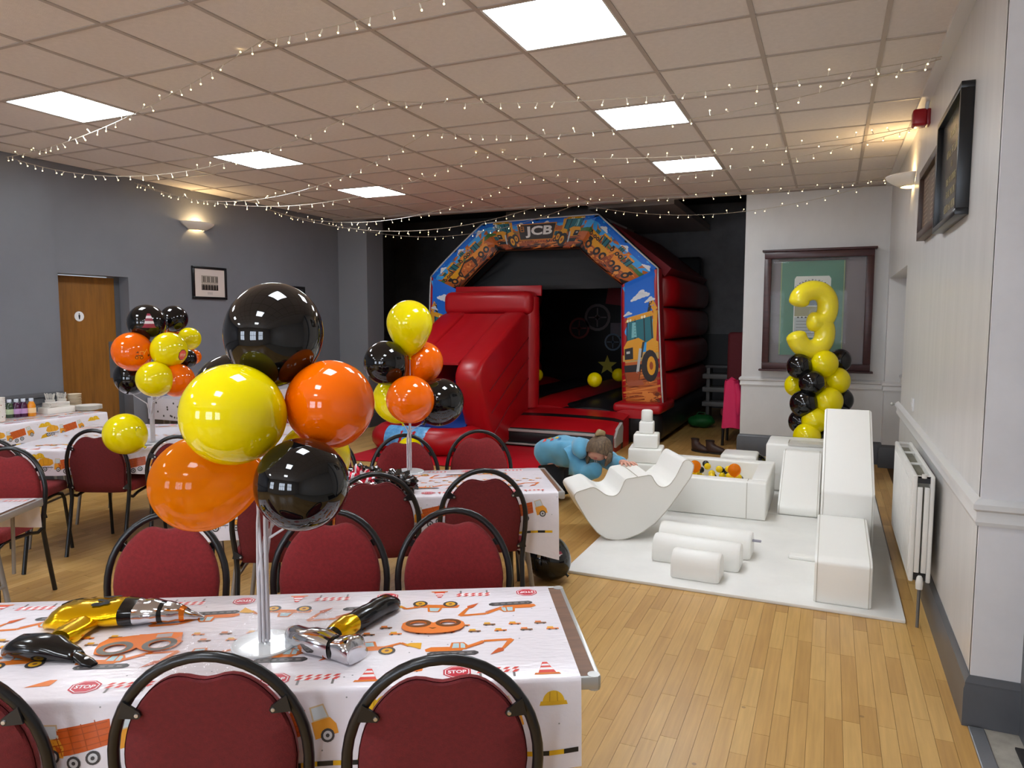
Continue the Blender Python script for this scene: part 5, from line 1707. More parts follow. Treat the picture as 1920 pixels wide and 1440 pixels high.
# hammer
D0 = onp(640, 1200)
t = thing('foil_balloon', 'hammer-shaped foil balloon with silver head and black handle', 'balloon', D0)
A = onp(612, 1212); B = onp(738, 1140)
PR = [(-.03, .024, .016), (.1, .030, .022), (.2, .034, .026), (.4, .030, .026), (.7, .031, .027), (.9, .034, .027), (.98, .032, .022), (1.03, .014, .008)]
piece('black_neck', foil_black, seg(-.03, .10, PR, 3), .003); piece('gold_band', foil_gold, seg(.10, .36, PR, 6), .004); piece('black_handle', foil_black, seg(.36, 1.03, PR, 12), .004)
Hp = [(541, 1197, .010, .010), (546, 1203, .018, .020), (556, 1211, .024, .026), (572, 1219, .030, .030), (590, 1224, .034, .034), (610, 1229, .034, .034), (626, 1233, .030, .030)]
g = G(); puff(g, [(rel(onp(*q[:2]), D0), q[2], q[3], q[3] + (.006 if i < 3 else 0)) for i, q in enumerate(Hp)], 20, .004, 2); obj('silver_claw', g, foil_silver, t, 60)
g = G(); puff(g, [(rel(onp(x_, y_), D0), w, h, h) for x_, y_, w, h in ((626, 1233, .030, .030), (631, 1234, .029, .030))], 20); obj('black_ring', g, foil_black, t, 60)
g = G(); puff(g, [(rel(onp(x_, y_), D0), w, h, h) for x_, y_, w, h in ((631, 1234, .028, .029), (645, 1237, .034, .032), (660, 1240, .042, .034), (668, 1241, .044, .030), (671, 1242, .036, .018))], 20, .005, 4); obj('silver_face', g, foil_silver, t, 60)
# paper masks
paper_or = M('orange_card', (230, 122, 38), rough=.5)
def mask(label, o, rz, outline, holes, cat='mask'):
    t = thing('paper_mask', label, cat, (o.x, o.y, TZ + .0006), rz, 'paper masks on the near table')
    g = G()
    pts = [Vector((a, b, 0)) for a, b in outline]
    hl = [[Vector((cx + rx * cos(2 * pi * k / 20), cy + ry * sin(2 * pi * k / 20), 0)) for k in range(20)] for cx, cy, rx, ry in holes]
    tri = tessellate_polygon([pts] + hl)
    allv = pts + [p for h in hl for p in h]
    vs = [g.bm.verts.new(v + Vector((0, 0, .004))) for v in allv]
    vb = [g.bm.verts.new(v + Vector((0, 0, .003))) for v in allv]
    for a in tri:
        try: g.bm.faces.new([vs[k] for k in a]); g.bm.faces.new([vb[k] for k in reversed(a)])
        except ValueError: pass
    obj('card', g, paper_or, t, recalc=False)
    return t
def ring_part(t, cx, cy, rx, ry, wd, c, z=.0045):
    g = G(); n = 24
    a = [Vector((cx + (rx + wd) * cos(2 * pi * k / n), cy + (ry + wd) * sin(2 * pi * k / n), z)) for k in range(n)]
    b = [Vector((cx + rx * cos(2 * pi * k / n), cy + ry * sin(2 * pi * k / n), z)) for k in range(n)]
    g.skin([a, b], cap0=False, cap1=False); obj('eye_ring', g, ink(c), t, recalc=True)
o = onp(262, 1208)
ol = [(-.105, -.018), (-.10, -.045), (-.075, -.06), (-.04, -.062), (-.012, -.045), (0, -.03), (.012, -.045), (.04, -.062), (.075, -.06), (.10, -.045), (.108, -.015), (.10, .045), (.06, .055), (-.03, .052), (-.09, .045), (-.105, .02)]
t = mask('orange digger-shaped paper mask with two grey wheel eyeholes, beside the foil drill', o, A29 + .14, ol, [(-.055, -.022, .026, .022), (.055, -.022, .026, .022)])
ring_part(t, -.055, -.022, .028, .024, .016, (96, 92, 84)); ring_part(t, .055, -.022, .028, .024, .016, (96, 92, 84))
g = G(); g.box(.035, .075, .022, .045, .004, .0046); obj('grey_window', g, ink((170, 160, 160)), t)
o = onp(812, 1176)
ol = [(.088 * cos(a), -.005 - .045 * sin(a)) for a in [pi * k / 12 for k in range(13)]][::-1]
ol = [(-.090, -.004)] + ol[1:-1] + [(.090, -.004), (.088, .022), (.070, .040), (.045, .046), (.018, .036), (0, .022), (-.018, .036), (-.045, .046), (-.070, .040), (-.088, .022)]
t = mask('round orange paper mask with brown goggle eyeholes, right of the foil hammer', o, A29 - .02, ol, [(-.043, .016, .022, .012), (.043, .016, .022, .012)])
ring_part(t, -.043, .018, .024, .014, .013, (110, 64, 30)); ring_part(t, .043, .018, .024, .014, .013, (110, 64, 30))
g = G(); g.face([(-.012, -.012, .0046), (.0, -.022, .0046), (.012, -.012, .0046), (0, -.015, .0046)]); obj('chin_mark', g, ink((120, 74, 20)), t)
# crumpled foil on the middle table
C0 = ray(716, 890, 3.72); C0.z = TH + .0045
t = thing('foil_balloon', 'crumpled black and silver foil balloon with red stripes on the middle table', 'balloon', C0)
cu, cn = unit(A29)
chrome_dark = M('dark_foil', (92, 90, 90), rough=.16, metal=.95, bump=(22, .5, 3))
red_white = M('red_striped_foil', (196, 36, 58), rough=.22, metal=.4, bump=(22, .4, 3))
nt = red_white.node_tree
wv = nt.nodes.new('ShaderNodeTexWave'); wv.inputs['Scale'].default_value = 9; wv.inputs['Distortion'].default_value = 1.5
tc = nt.nodes.new('ShaderNodeTexCoord'); nt.links.new(tc.outputs['Object'], wv.inputs['Vector'])
rp = nt.nodes.new('ShaderNodeValToRGB'); rp.color_ramp.interpolation = 'CONSTANT'
rp.color_ramp.elements[0].color = lin((196, 36, 58)); rp.color_ramp.elements[1].position = .62; rp.color_ramp.elements[1].color = lin((226, 220, 222))
nt.links.new(wv.outputs['Fac'], rp.inputs['Fac']); nt.links.new(rp.outputs['Color'], nt.nodes['Principled BSDF'].inputs['Base Color'])
def crumple(name, mat, a, b_, rx_, ry_, rz_, amp, sd, turn=0):
    g = G()
    n, m = 40, 22
    rows = []
    tv = Vector((cos(A29 + turn), sin(A29 + turn), 0)); tw = Vector((-tv.y, tv.x, 0))
    c = Vector((cu.x * a + cn.x * b_, cu.y * a + cn.y * b_, rz_))
    for i in range(1, m):
        th = pi * i / m
        row = []
        for q in range(n):
            ph = 2 * pi * q / n
            d = Vector((sin(th) * cos(ph), sin(th) * sin(ph), cos(th)))
            w = d * 2.6 + Vector((sd, sd * 2, 0))
            k = 1 + amp * (abs(noise.noise(w)) * 2 - .5) + amp * .7 * (abs(noise.noise(w * 2.6)) * 2 - .5)
            p = c + tv * (d.x * rx_ * k) + tw * (d.y * ry_ * k) + Vector((0, 0, d.z * rz_ * k))
            p.z = max(.001, p.z)
            row.append(p)
        rows.append(row)
    g.skin(rows); return obj(name, g, mat, t, 28)
crumple('dark_lump', chrome_dark, -.09, .03, .115, .085, .062, .42, 1.3)
crumple('dark_lump', chrome_dark, .085, -.085, .095, .075, .056, .42, 5.1, .3)
crumple('red_striped_end', red_white, -.115, -.035, .085, .05, .062, .40, 9.7, -.4)
crumple('silver_end', foil_silver, -.075, -.125, .085, .045, .036, .45, 3.3, .2)
crumple('red_striped_end', red_white, .01, -.155, .07, .035, .024, .40, 7.7, -.2)
crumple('gold_corner', foil_gold, -.245, .045, .065, .05, .036, .40, 2.9)
# cellophane wrap lying round the base disc
cello = M('clear_film', (240, 240, 244), rough=.06, trans=0, alpha=.16, spec=.9, bump=(18, .8, 4))
g = G()
o = base1
for sd, (ox, oy, w, h) in enumerate(((-.12, -.03, .20, .16), (.10, .05, .18, .14), (.02, .14, .16, .10))):
    rows = []
    for a in range(15):
        row = []
        for b_ in range(13):
            x = ox + (a / 14 - .5) * w * 1.6; y = oy + (b_ / 12 - .5) * h * 1.6
            e = min(a, 14 - a, b_, 12 - b_) / 4
            row.append(Vector((x, y, .003 + min(1, e) * .016 * max(0, noise.noise(Vector((x * 22, y * 22, sd * 5))) + .35))))
        rows.append(row)
    g.skin(rows, closed_ring=False)
o = obj('cellophane', g, cello, None, None, (base1[0], base1[1], TH + .004), A29); tag(o, 'crinkled clear cellophane spread round the balloon base on the near table', 'wrapping')
# ------------------------------------------------------------------ buffet table
BZ = .7345
def bt(name, label, cat, x, y, group=None, rz=0): return thing(name, label, cat, (x, y, BZ), rz, group)
def at_x(px, X):
    v = fw * 1351.02 + rt * (px - 960)
    return Vector((X, v.y * X / v.x, 0))
def onz(px, py, z):
    v = fw * 1351.02 + rt * (px - 960) - up * (py - 720)
    return Vector((0, 0, 1.58)) + v * ((z - 1.58) / v.z)
glass_d = {'green': M('green_drink', (52, 66, 44), rough=.12, spec=.7), 'purple': M('purple_drink', (66, 16, 56), rough=.12, spec=.7), 'orange': M('orange_drink', (226, 140, 20), rough=.12, spec=.7)}
cap_m = M('bottle_cap', (206, 212, 222), rough=.25)
BT = [(19, 781, 'green', 'leftmost green drink bottle beside the paper cups'), (32, 780, 'purple', 'purple drink bottle right of the green one'), (45, 779, 'purple', 'purple drink bottle next to the orange one'), (60, 778, 'orange', 'orange drink bottle at the right end of the bottles'),
      (14, 772, 'green', 'green drink bottle in the back row'), (37, 771, 'purple', 'purple drink bottle in the back row'), (52, 770, 'orange', 'orange drink bottle in the back row')]
bproto = {}
for px, py, c_, lb in BT:
    p = onz(px, py + 2, BZ)
    if c_ not in bproto:
        t = bt('drink_bottle', lb, 'bottle', p.x, p.y, 'drink bottles on the buffet')
        g = G(); g.lathe([(0, 0), (.030, 0), (.033, .006), (.033, .08), (.031, .10), (.020, .125), (.016, .132), (0, .133)], 20); obj('bottle_body', g, glass_d[c_], t, 40)
        g = G(); g.lathe([(.0335, .03), (.0338, .031), (.0338, .074), (.0335, .075)], 20); obj('bottle_label', g, M('label_' + c_, {'green': (176, 190, 150), 'purple': (190, 150, 196), 'orange': (244, 204, 150)}[c_], rough=.4), t, 40)
        g = G(); g.lathe([(0, .133), (.017, .133), (.018, .136), (.018, .156), (.016, .160), (0, .161)], 16); obj('bottle_cap', g, cap_m, t, 40)
        bproto[c_] = t
    else:
        dup(bproto[c_], (p.x, p.y, BZ), 0, lb)
paper_w = M('paper_white', (232, 226, 216), rough=.7)
p = onz(2, 790, BZ)
t = bt('cup_stack', 'tall stack of patterned paper cups at the left edge of the picture', 'cups', p.x, p.y)
for k in range(9):
    g = G(); g.lathe([(.030, k * .017), (.036, k * .017 + .060), (.038, k * .017 + .064), (.036, k * .017 + .066), (.028, k * .017 + .002)], 20); obj('paper_cup', g, paper_w, t, 40)
P = Print(); rr = random.Random(3)
for q in range(26): P.circle(rr.random() * .22, .01 + rr.random() * .12, .004, rr.choice([(60, 50, 40), (220, 140, 40), (150, 60, 40)]), 1, 6)
P.build('print', lambda u, v, off: Vector((.0385 * cos(u / .036) + off * cos(u / .036), .0385 * sin(u / .036) - .0, v + .02)), t)
p = at_x(104, -6.50)
t = bt('napkin_box', 'white card box of folded napkins in front of the cutlery cups', 'napkins', p.x, p.y, None, pi / 2)
g = G(); g.box(-.13, .13, -.07, .07, 0, .055, bev=.004); obj('card_box', g, paper_w, t, 40)
for k in range(7):
    g = G(); g.box(-.10 + .001 * k, .09, -.055, .055, .056 + k * .006, .061 + k * .006, Matrix.Rotation(.12 * ((k * 7) % 5 - 2) / 2, 4, 'Z')); obj('napkin', g, paper_w, t)
for px, py, lb in ((92, 768, 'white paper cup of white plastic forks on the buffet, left one'), (114, 764, 'white paper cup of white plastic forks on the buffet, right one')):
    p = at_x(px, -6.66)
    t = bt('cutlery_cup', lb, 'cutlery', p.x, p.y, 'cups of plastic cutlery')
    g = G(); g.lathe([(0, 0), (.030, 0), (.042, .10), (.043, .104), (.040, .104), (.028, .004), (0, .004)], 20); obj('paper_cup', g, paper_w, t, 40)
    rr = random.Random(int(px))
    for k in range(8):
        a = 2 * pi * k / 8; dx, dy = cos(a), sin(a); tp = .150 + rr.random() * .02
        g = G(); g.tube([(dx * .012, dy * .012, .01), (dx * .034, dy * .034, tp - .04)], .003, 5)
        for s in (-1, 0, 1): g.tube([(dx * .034 + s * .004 * dy, dy * .034 - s * .004 * dx, tp - .04), (dx * .042 + s * .006 * dy, dy * .042 - s * .006 * dx, tp)], .0016, 5)
        obj('plastic_fork', g, paper_w, t, 60)
p = at_x(138, -6.64)
t = bt('bowl_stack', 'round stack of cream paper tubs next to the oak door', 'bowls', p.x, p.y)
for k in range(9):
    g = G(); g.lathe([(0, k * .016), (.050, k * .016), (.058, k * .016 + .011), (.062, k * .016 + .0125), (.062, k * .016 + .0145), (.055, k * .016 + .0145), (.046, k * .016 + .003), (0, k * .016 + .003)], 24); obj('paper_tub', g, M('cream_paper', (226, 210, 184), rough=.7), t, 40)
p = at_x(164, -6.40)
t = bt('plate_stack', 'low stack of white paper plates at the end of the buffet table', 'plates', p.x, p.y)
for k in range(8):
    g = G(); g.lathe([(0, k * .005 + .001), (.07, k * .005 + .001), (.112, k * .005 + .012), (.115, k * .005 + .013), (.112, k * .005 + .0145), (.07, k * .005 + .003), (0, k * .005 + .003)], 28); obj('paper_plate', g, paper_w, t, 40)
# second wall table beyond the far chairs
table('small table against the grey wall beyond the far chairs', (-6.43, 6.45), pi / 2, H=.74)
g = G()
for b in ((-6.75 + .02, -6.10, 5.50, 7.38, .742, .748), (-6.105, -6.098, 5.50, 7.38, .52, .748), (-6.73, -6.1, 5.494, 5.50, .52, .748)): g.box(*[v for v in b])
o = obj('tablecloth', g, cloth_mat, None, None); tag(o, 'white tablecloth with dark spots on the far wall table', 'tablecloth')
P = Print(); rr = random.Random(9)
for q in range(60): P.circle(5.52 + rr.random() * 1.84, .54 + rr.random() * .17, .010, (70, 66, 60), 1, 7)
P.build('print', lambda u, v, off: Vector((-6.0975 + off, u, v)), o)
P = Print()
for q in range(20): P.circle(-6.7 + rr.random() * .58, .54 + rr.random() * .17, .012, (70, 66, 60), 1, 7)
P.build('print', lambda u, v, off: Vector((u, 5.4935 - off, v)), o)

# ------------------------------------------------------------------ left wall
def frame_x(name, label, cat, xw, nx_, y0, y1, z0, z1, dp, fwid, fmat, inner, group=None):
    """picture on a wall whose room side is +nx_; y0<y1"""
    t = thing(name, label, cat, (xw, (y0 + y1) / 2, (z0 + z1) / 2), 0, group)
    a, b = (y1 - y0) / 2, (z1 - z0) / 2
    g = G()
    X = sorted((0.0005 * nx_, dp * nx_))
    for bb in ((-a, a, -b, -b + fwid), (-a, a, b - fwid, b), (-a, -a + fwid, -b + fwid, b - fwid), (a - fwid, a, -b + fwid, b - fwid)):
        g.box(X[0], X[1], *bb, bev=.002)
    obj('frame', g, fmat, t, 30)
    X2 = sorted((.0005 * nx_, dp * .5 * nx_))
    g = G(); g.box(X2[0], X2[1], -a + fwid, a - fwid, -b + fwid, b - fwid); obj('backing', g, inner, t)
    return t, a, b
blk_frame = M('black_frame', (20, 19, 20), rough=.3)
t, a, b = frame_x('framed_photo', 'black framed old group photograph with a wide cream mount on the grey wall', 'picture', XL, 1, 6.16, 6.67, 1.832, 2.21, .025, .028, blk_frame, M('mount_card', (206, 192, 184), rough=.6))
P = Print()
P.rect(-.125, -.03, .125, .085, (150, 140, 130), 1); P.rect(-.125, -.085, .125, -.03, (60, 54, 50), 1)
for q in range(12):
    x = -.115 + q * .021
    P.rect(x - .007, -.08, x + .007, -.02, (36, 32, 30) if q % 2 else (110, 100, 92), 2); P.circle(x, -.008, .008, (190, 176, 164), 3, 8); P.rect(x - .005, .01, x + .005, .075, (60, 56, 52) if q % 3 else (170, 160, 150), 2)
P.rect(-.04, -.135, .04, -.105, (186, 172, 166), 1)
P.build('photo_print', lambda u, v, off: Vector((.0128 + off, u, v)), t)
P = None
t, a, b = frame_x('small_frame', 'small dark frame on the grey wall showing above the big black balloon', 'picture', XL, 1, 7.78, 8.10, 1.66, 2.05, .02, .03, blk_frame, M('dark_print', (60, 60, 62), rough=.4))
sc_mat = M('sconce_plaster', (226, 218, 206), rough=.5)
warm = emitter('warm_bulb', (255, 206, 120), 14)
def sconce(label, x, y, z, nx_, w=.21, d=.15):
    t = thing('wall_light', label, 'wall light', (x, y, z), 0, 'half-bowl wall lights')
    g = G()
    rows = []
    for k in range(9):
        s = k / 8
        r = 1 - .55 * s ** 1.6; zz = .06 - .085 * s
        rows.append([Vector((nx_ * max(.001, d * r * sin(a)), w * r * cos(a), zz)) for a in [pi * q / 16 for q in range(17)]])
    g.skin(rows, closed_ring=False); 
    o = obj('bowl', g, sc_mat, t, 180)
    o.modifiers.new('thick', 'SOLIDIFY').thickness = .006
    g = G(); g.sphere(Vector((nx_ * .06, 0, -.005)), .022, 12, 8, (1, 2.2, 1)); obj('bulb', g, warm, t, 180)
    ld = bpy.data.lights.new('sconce_lamp', 'POINT'); ld.energy = SCONCE_W; ld.color = (1, .72, .36); ld.shadow_soft_size = .02
    link('sconce_lamp', ld, t, (nx_ * .06, 0, .035))
    return t
sconce('half-bowl plaster wall light glowing on the grey left wall', XL, 6.25, 2.64, 1, .225, .17)
sconce('half-bowl plaster wall light glowing on the white right wall beyond the frames', XR, 6.55, 2.66, -1, .20, .20)

# ------------------------------------------------------------------ right wall
t, a, b = frame_x('notice_board', 'large black framed board with gold lettering, nearest on the right wall', 'sign', XR, -1, 3.86, 4.66, 2.065, 2.655, .055, .030, blk_frame, M('board_face', (62, 58, 54), rough=.22, spec=.7))
gold = (196, 178, 116)
def faded(P, yc, zc, h, groups, seed):
    """a line of worn capitals too faint to read"""
    rr = random.Random(seed)
    lw = h * .62
    W_ = sum(groups) * lw + (len(groups) - 1) * lw
    y = yc - W_ / 2
    for n_ in groups:
        for _ in range(n_):
            x0, x1 = y + lw * .12, y + lw * .78
            z0, z1 = zc - h / 2, zc + h / 2
            S = [[(x0, z0), (x0, z1)], [(x1, z0), (x1, z1)], [(x0, z1), (x1, z1)], [(x0, z0), (x1, z0)], [(x0, zc), (x1, zc)], [(x0, z0), (x1, z1)], [(x0, z1), (x1, z0)]]
            for sgm in rr.sample(S, 3): P.line(sgm, h * .13, gold, 1)
            y += lw
        y += lw
P = Print()
for k, (zc, h, gr_) in enumerate(((.225, .030, [2]), (.165, .036, [3, 6]), (.075, .042, [7, 3, 5]), (.01, .036, [3]), (-.065, .040, [4, 2, 1, 6]), (-.130, .040, [2, 3, 4, 2]), (-.200, .044, [6, 3, 6]))):
    faded(P, 0, zc, h * .8, gr_, k)
P.build('lettering', lambda u, v, off: Vector((-.0278 - off, -u, v)), t, base=.001, rough=.3)['kind'] = 'stuff'
brown_fr = M('brown_frame', (72, 48, 36), rough=.4, var=(8, .25))
t, a, b = frame_x('framed_roll', 'brown framed board on the right wall between the black one and the wall light', 'sign', XR, -1, 4.70, 5.56, 2.115, 2.56, .05, .05, brown_fr, M('parchment_dark', (108, 88, 72), rough=.4))
for cc in (-1, 1):
    P = Print()
    for q in range(11):
        P.rect(cc * .18 - .13, .14 - q * .028, cc * .18 + .11 - (q * 13 % 5) * .014, .149 - q * .028, (150, 126, 104), 1)
    P.build('lettering_column', lambda u, v, off: Vector((-.0255 - off, -u, v)), t, base=.001)
t = thing('alarm_sounder', 'red fire alarm sounder high on the right wall', 'alarm', (XR, 5.62, 2.93))
g = G(); g.box(-.105, -.02, -.055, .055, -.055, .055, bev=.018, seg=3); obj('sounder_body', g, M('alarm_red', (150, 14, 26), rough=.3), t, 50)
g = G(); g.box(-.022, 0, -.05, .05, -.05, .05, bev=.004); obj('base_box', g, M('alarm_base', (130, 16, 26), rough=.4), t, 40)
g = G(); g.tube([(-.02, 0, .05), (-.02, 0, .085), (-.012, 0, .12)], .012, 8); obj('conduit', g, trim_white, t, 60)
t = thing('switch_plate', 'white switch plate just above the rail on the right wall', 'switch', (XR, 5.74, 1.0))
g = G(); g.box(-.012, 0, -.045, .045, -.045, .045, bev=.003); obj('plate', g, trim_white, t, 40)
g = G(); g.box(-.017, -.012, -.015, .015, -.012, .012, bev=.002); obj('rocker_switch', g, trim_white, t, 40)
t = thing('radiator_valve_knob', 'small metal knob on the end of the white wall rail', 'knob', (XR - .03, NY0 + .2, .872))
g = G(); g.tube([(0, 0, 0), (-.01, .05, 0)], .007, 8); obj('stem', g, alu, t, 60)
g = G(); g.sphere(Vector((-.012, .06, 0)), .016, 10, 8); obj('knob_head', g, alu, t, 180)
# radiator
rad_m = M('radiator_enamel', (224, 222, 216), rough=.35, var=(6, .05))
RX0, RX1, RY0, RY1, RZ0, RZ1 = .415, .515, 4.17, 5.33, .235, .795
t = thing('radiator', 'white double panel radiator low on the right wall', 'radiator', ((RX0 + RX1) / 2, (RY0 + RY1) / 2, 0))
rx, ry = (RX0 + RX1) / 2, (RY0 + RY1) / 2
def loc_b(x0, x1, y0, y1, z0, z1): return (x0 - rx, x1 - rx, y0 - ry, y1 - ry, z0, z1)
for nm, xa, xb in (('front_panel', RX0, RX0 + .022), ('rear_panel', RX1 - .022, RX1)):
    g = G(); g.box(*loc_b(xa, xb, RY0, RY1, RZ0, RZ1), bev=.007, seg=3); pnl = obj(nm, g, rad_m, t, 40)
    if nm == 'front_panel':
        g = G()
        for k in range(28): g.box(*loc_b(xa - .004, xa + .002, RY0 + .045 + k * .0385, RY0 + .067 + k * .0385, RZ0 + .05, RZ1 - .05), bev=.0018, seg=1)
        o = obj('flutes', g, rad_m, pnl, 40)
g = G()
for k in range(38): g.box(*loc_b(RX0 + .024, RX1 - .024, RY0 + .04 + k * .0288, RY0 + .043 + k * .0288, RZ0 + .03, RZ1 - .03))
o = obj('fins', g, M('radiator_fins', (150, 146, 132), rough=.6), t); o['kind'] = 'stuff'
for k in range(4):
    y = RY0 + .01 + k * (RY1 - RY0 - .02) / 3
    g = G(); g.box(*loc_b(RX0 + .018, RX1 - .018, y - .006, y + .006, RZ1 - .012, RZ1 - .002)); obj('top_bar', g, rad_m, t)
for xa, xb in ((RX0 + .0225, (RX0 + RX1) / 2 - .004), ((RX0 + RX1) / 2 + .004, RX1 - .0225)):
    g = G(); g.box(*loc_b(xa, xb, RY0 - .002, RY0 + .016, RZ0 + .05, RZ1 - .06), bev=.003); obj('end_cover', g, rad_m, t, 40)
for z in (RZ0, RZ1 - .05):
    g = G(); g.box(*loc_b(RX0 + .02, RX1 - .02, RY0 + .004, RY0 + .03, z + .01, z + .045)); obj('dark_end', g, chair_black, t)
g = G(); g.lathe([(0, 0), (.016, 0), (.018, .03), (.014, .06), (.008, .07), (0, .07)], 14, Matrix.Translation((0, RY0 - ry - .012, RZ0 - .03))); g.tube([(0, RY0 - ry + .03, RZ0 + .02), (0, RY0 - ry - .012, RZ0 + .02)], .012, 10); obj('valve', g, rad_m, t, 40)
g = G(); g.tube([(0, RY0 - ry - .012, RZ0 - .02), (0, RY0 - ry - .012, 0)], .008, 8); obj('pipe', g, M('pipe_grey', (120, 118, 116), rough=.4, metal=.5), t, 60)
g = G(); g.lathe([(0, 0), (.012, 0), (.012, .02), (0, .02)], 12, Matrix.Translation((0, RY0 - ry + .0, RZ1 - .012))); obj('bleed_cap', g, rad_m, t, 40)
# steel floor track near the recess
g = G()
for k in range(3): g.box(.30 + k * .05, .325 + k * .05, 5.3, 8.3, 0, .006, bev=.002)
o = obj('floor_track', g, M('track_steel', (120, 112, 108), rough=.4, metal=.5)); tag(o, 'narrow steel strips set along the floor beside the right wall', 'floor track')

# ------------------------------------------------------------------ glazed banner case on the back wall
maho = M('mahogany', (74, 40, 40), rough=.32, var=(4, .25), stretch=(1, 1, 6))
CX0, CX1, CZ0, CZ1 = -.72, .405, 1.035, 2.365
t = thing('banner_case', 'dark wooden glazed case holding a green banner on the white wall', 'display case', ((CX0 + CX1) / 2, YB, (CZ0 + CZ1) / 2))
a, b = (CX1 - CX0) / 2, (CZ1 - CZ0) / 2
g = G(); fwd = .075
for bb in ((-a, a, -b, -b + fwd), (-a, a, b - fwd, b), (-a, -a + fwd, -b + fwd, b - fwd), (a - fwd, a, -b + fwd, b - fwd)): g.box(bb[0], bb[1], -.12, 0, bb[2], bb[3], bev=.006)
obj('case_frame', g, maho, t, 30)
g = G(); g.box(-a - .025, a + .025, -.14, 0, b, b + .025, bev=.004); obj('cornice', g, maho, t, 30)
g = G(); g.box(-a - .03, a + .03, -.145, 0, -b - .02, -b, bev=.004); obj('sill', g, maho, t, 30)
g = G(); g.box(-a + .05, a - .05, -.012, -.001, -b + .05, b - .05); obj('backing', g, M('case_backing', (116, 104, 108), rough=.6), t)
g = G(); g.box(-a + fwd, a - fwd, -.095, -.091, -b + fwd, b - fwd)
glass = M('case_glass', (235, 240, 240), rough=.02, spec=.5, alpha=.06); obj('glass_pane', g, glass, t)
g = G(); g.box(-.39, .28, -.035, -.028, -.50, .56); bn = obj('banner', g, M('green_banner_cloth', (70, 128, 104), rough=.8, var=(5, .12)), t)
P = Print()
P.rect(-.385, -.495, -.377, .555, (150, 150, 96), 1); P.rect(.267, -.495, .275, .555, (150, 150, 96), 1)
P.poly([(-.24, .36), (-.22, .39), (.12, .39), (.14, .36), (.14, -.30), (-.24, -.30)], (214, 214, 206), 1)
P.rect(-.23, -.06, .13, .05, (150, 146, 110), 2); P.rect(-.23, -.29, .13, -.07, (170, 176, 176), 2)
P.rect(-.10, .06, .06, .22, (120, 136, 150), 2)
for q in range(15):
    an = pi * (.90 - .80 * q / 14); cxx, czz = -.05 + .19 * cos(an), .20 + .14 * sin(an)
    c_, s_ = cos(an - pi / 2), sin(an - pi / 2)
    P.place(cxx, czz, 1, an - pi / 2); P.rect(-.009, -.014, -.003, .014, (46, 42, 34), 3); P.rect(-.009, (.008 if q % 2 else -.003), .009, (.014 if q % 2 else .003), (46, 42, 34), 3)
P.place(0, 0)
for q in range(9): P.rect(-.2 + q * .04, -.08, -.18 + q * .04, -.065, (60, 56, 44), 3)
for q in range(5): P.rect(-.21, -.12 - q * .035, .11 - (q % 3) * .03, -.112 - q * .035, (120, 122, 122), 3)
P.build('banner_print', lambda u, v, off: Vector((u, -.0352 - off, v)), bn, rough=.7)
g = G(); g.tube([(-.42, -.04, .575), (.31, -.04, .575)], .010, 8); obj('banner_pole', g, maho, t, 60)
for s in (-1, 1):
    g = G(); g.tube([(s * .2 - .055, -.04, .575), (s * .2 - .055, -.03, .61), (s * .2 - .055, -.012, .62)], .003, 6); obj('hook', g, alu, t, 60)

# ------------------------------------------------------------------ alcove things
t = thing('slatted_bench', 'grey slatted stack of folded benches in the dark alcove', 'bench', (-1.50, 11.3, 0))
for k, z in enumerate((.30, .52, .72)):
    g = G(); g.box(-.25, .45, -.2, .2, z, z + .07, bev=.008); obj('slat', g, M('bench_grey', (104, 102, 100), rough=.5), t, 40)
g = G(); g.box(-.22, .42, -.16, .16, .88, .92, bev=.005); obj('board', g, M('bench_dark', (70, 70, 72), rough=.5), t, 40)
for x in (-.2, .35):
    g = G(); g.box(x, x + .05, -.15, .15, 0, .88, bev=.004); obj('leg', g, M('bench_leg', (84, 82, 80), rough=.5), t, 40)
t = thing('green_bag', 'dark green lumpy bag on the alcove floor beside the inflatable', 'bag', (-1.72, 10.9, 0))
g = G()
g.sphere(Vector((0, 0, .10)), .10, 20, 12, (2.0, 1.5, 1.0)); o = obj('bag_body', g, M('green_nylon', (20, 92, 40), rough=.6, bump=(8, .6)), t, 180)
for v in o.data.vertices: v.co += v.normal * .02 * noise.noise(v.co * 9)
g = G(); g.tube([(-.07, 0, .195), (-.04, 0, .23), (.04, 0, .23), (.07, 0, .195)], .009, 8); obj('bag_handle', g, M('green_strap', (16, 70, 32), rough=.7), t, 60)
# maroon hanging coat, stood in for by a high-backed chair; pink coat below
t = thing('maroon_coat_stand_in', 'dark maroon hanging coat, built as a high-backed chair, just inside the alcove', 'chair', (-1.0, 9.64, 0), pi)
mar = M('maroon_velvet', (84, 18, 26), rough=.8, bump=(20, .3))
g = G(); g.box(-.24, .24, -.30, -.20, .42, 1.44, bev=.045, seg=3); obj('backrest', g, mar, t, 50)
g = G(); g.box(-.25, .25, -.25, .25, .38, .48, bev=.035, seg=3); obj('seat', g, mar, t, 50)
for x in (-.21, .21):
    for y in (-.22, .21):
        g = G(); g.tube([(x, y, .39), (x * 1.04, y * 1.04, 0)], .018, 8); obj('leg', g, chair_black, t, 60)
t = thing('coat', 'bright pink coat hanging below the dark maroon one', 'coat', (-1.12, 9.40, 0))
g = G()
rows = []
for k in range(15):
    s = k / 14; z = .84 - .60 * s
    w = .075 + .055 * s ** .6
    rows.append([Vector((w * cos(a) * (1 + .10 * sin(a * 5 + s * 3)) + .03 * s, .06 * sin(a) * (1 + .2 * sin(a * 4)) - .01 * s, z + .01 * sin(a * 3))) for a in [2 * pi * q / 24 for q in range(24)]])
g.skin(rows); obj('coat_body', g, M('pink_coat', (216, 40, 92), rough=.7, bump=(10, .4)), t, 60)
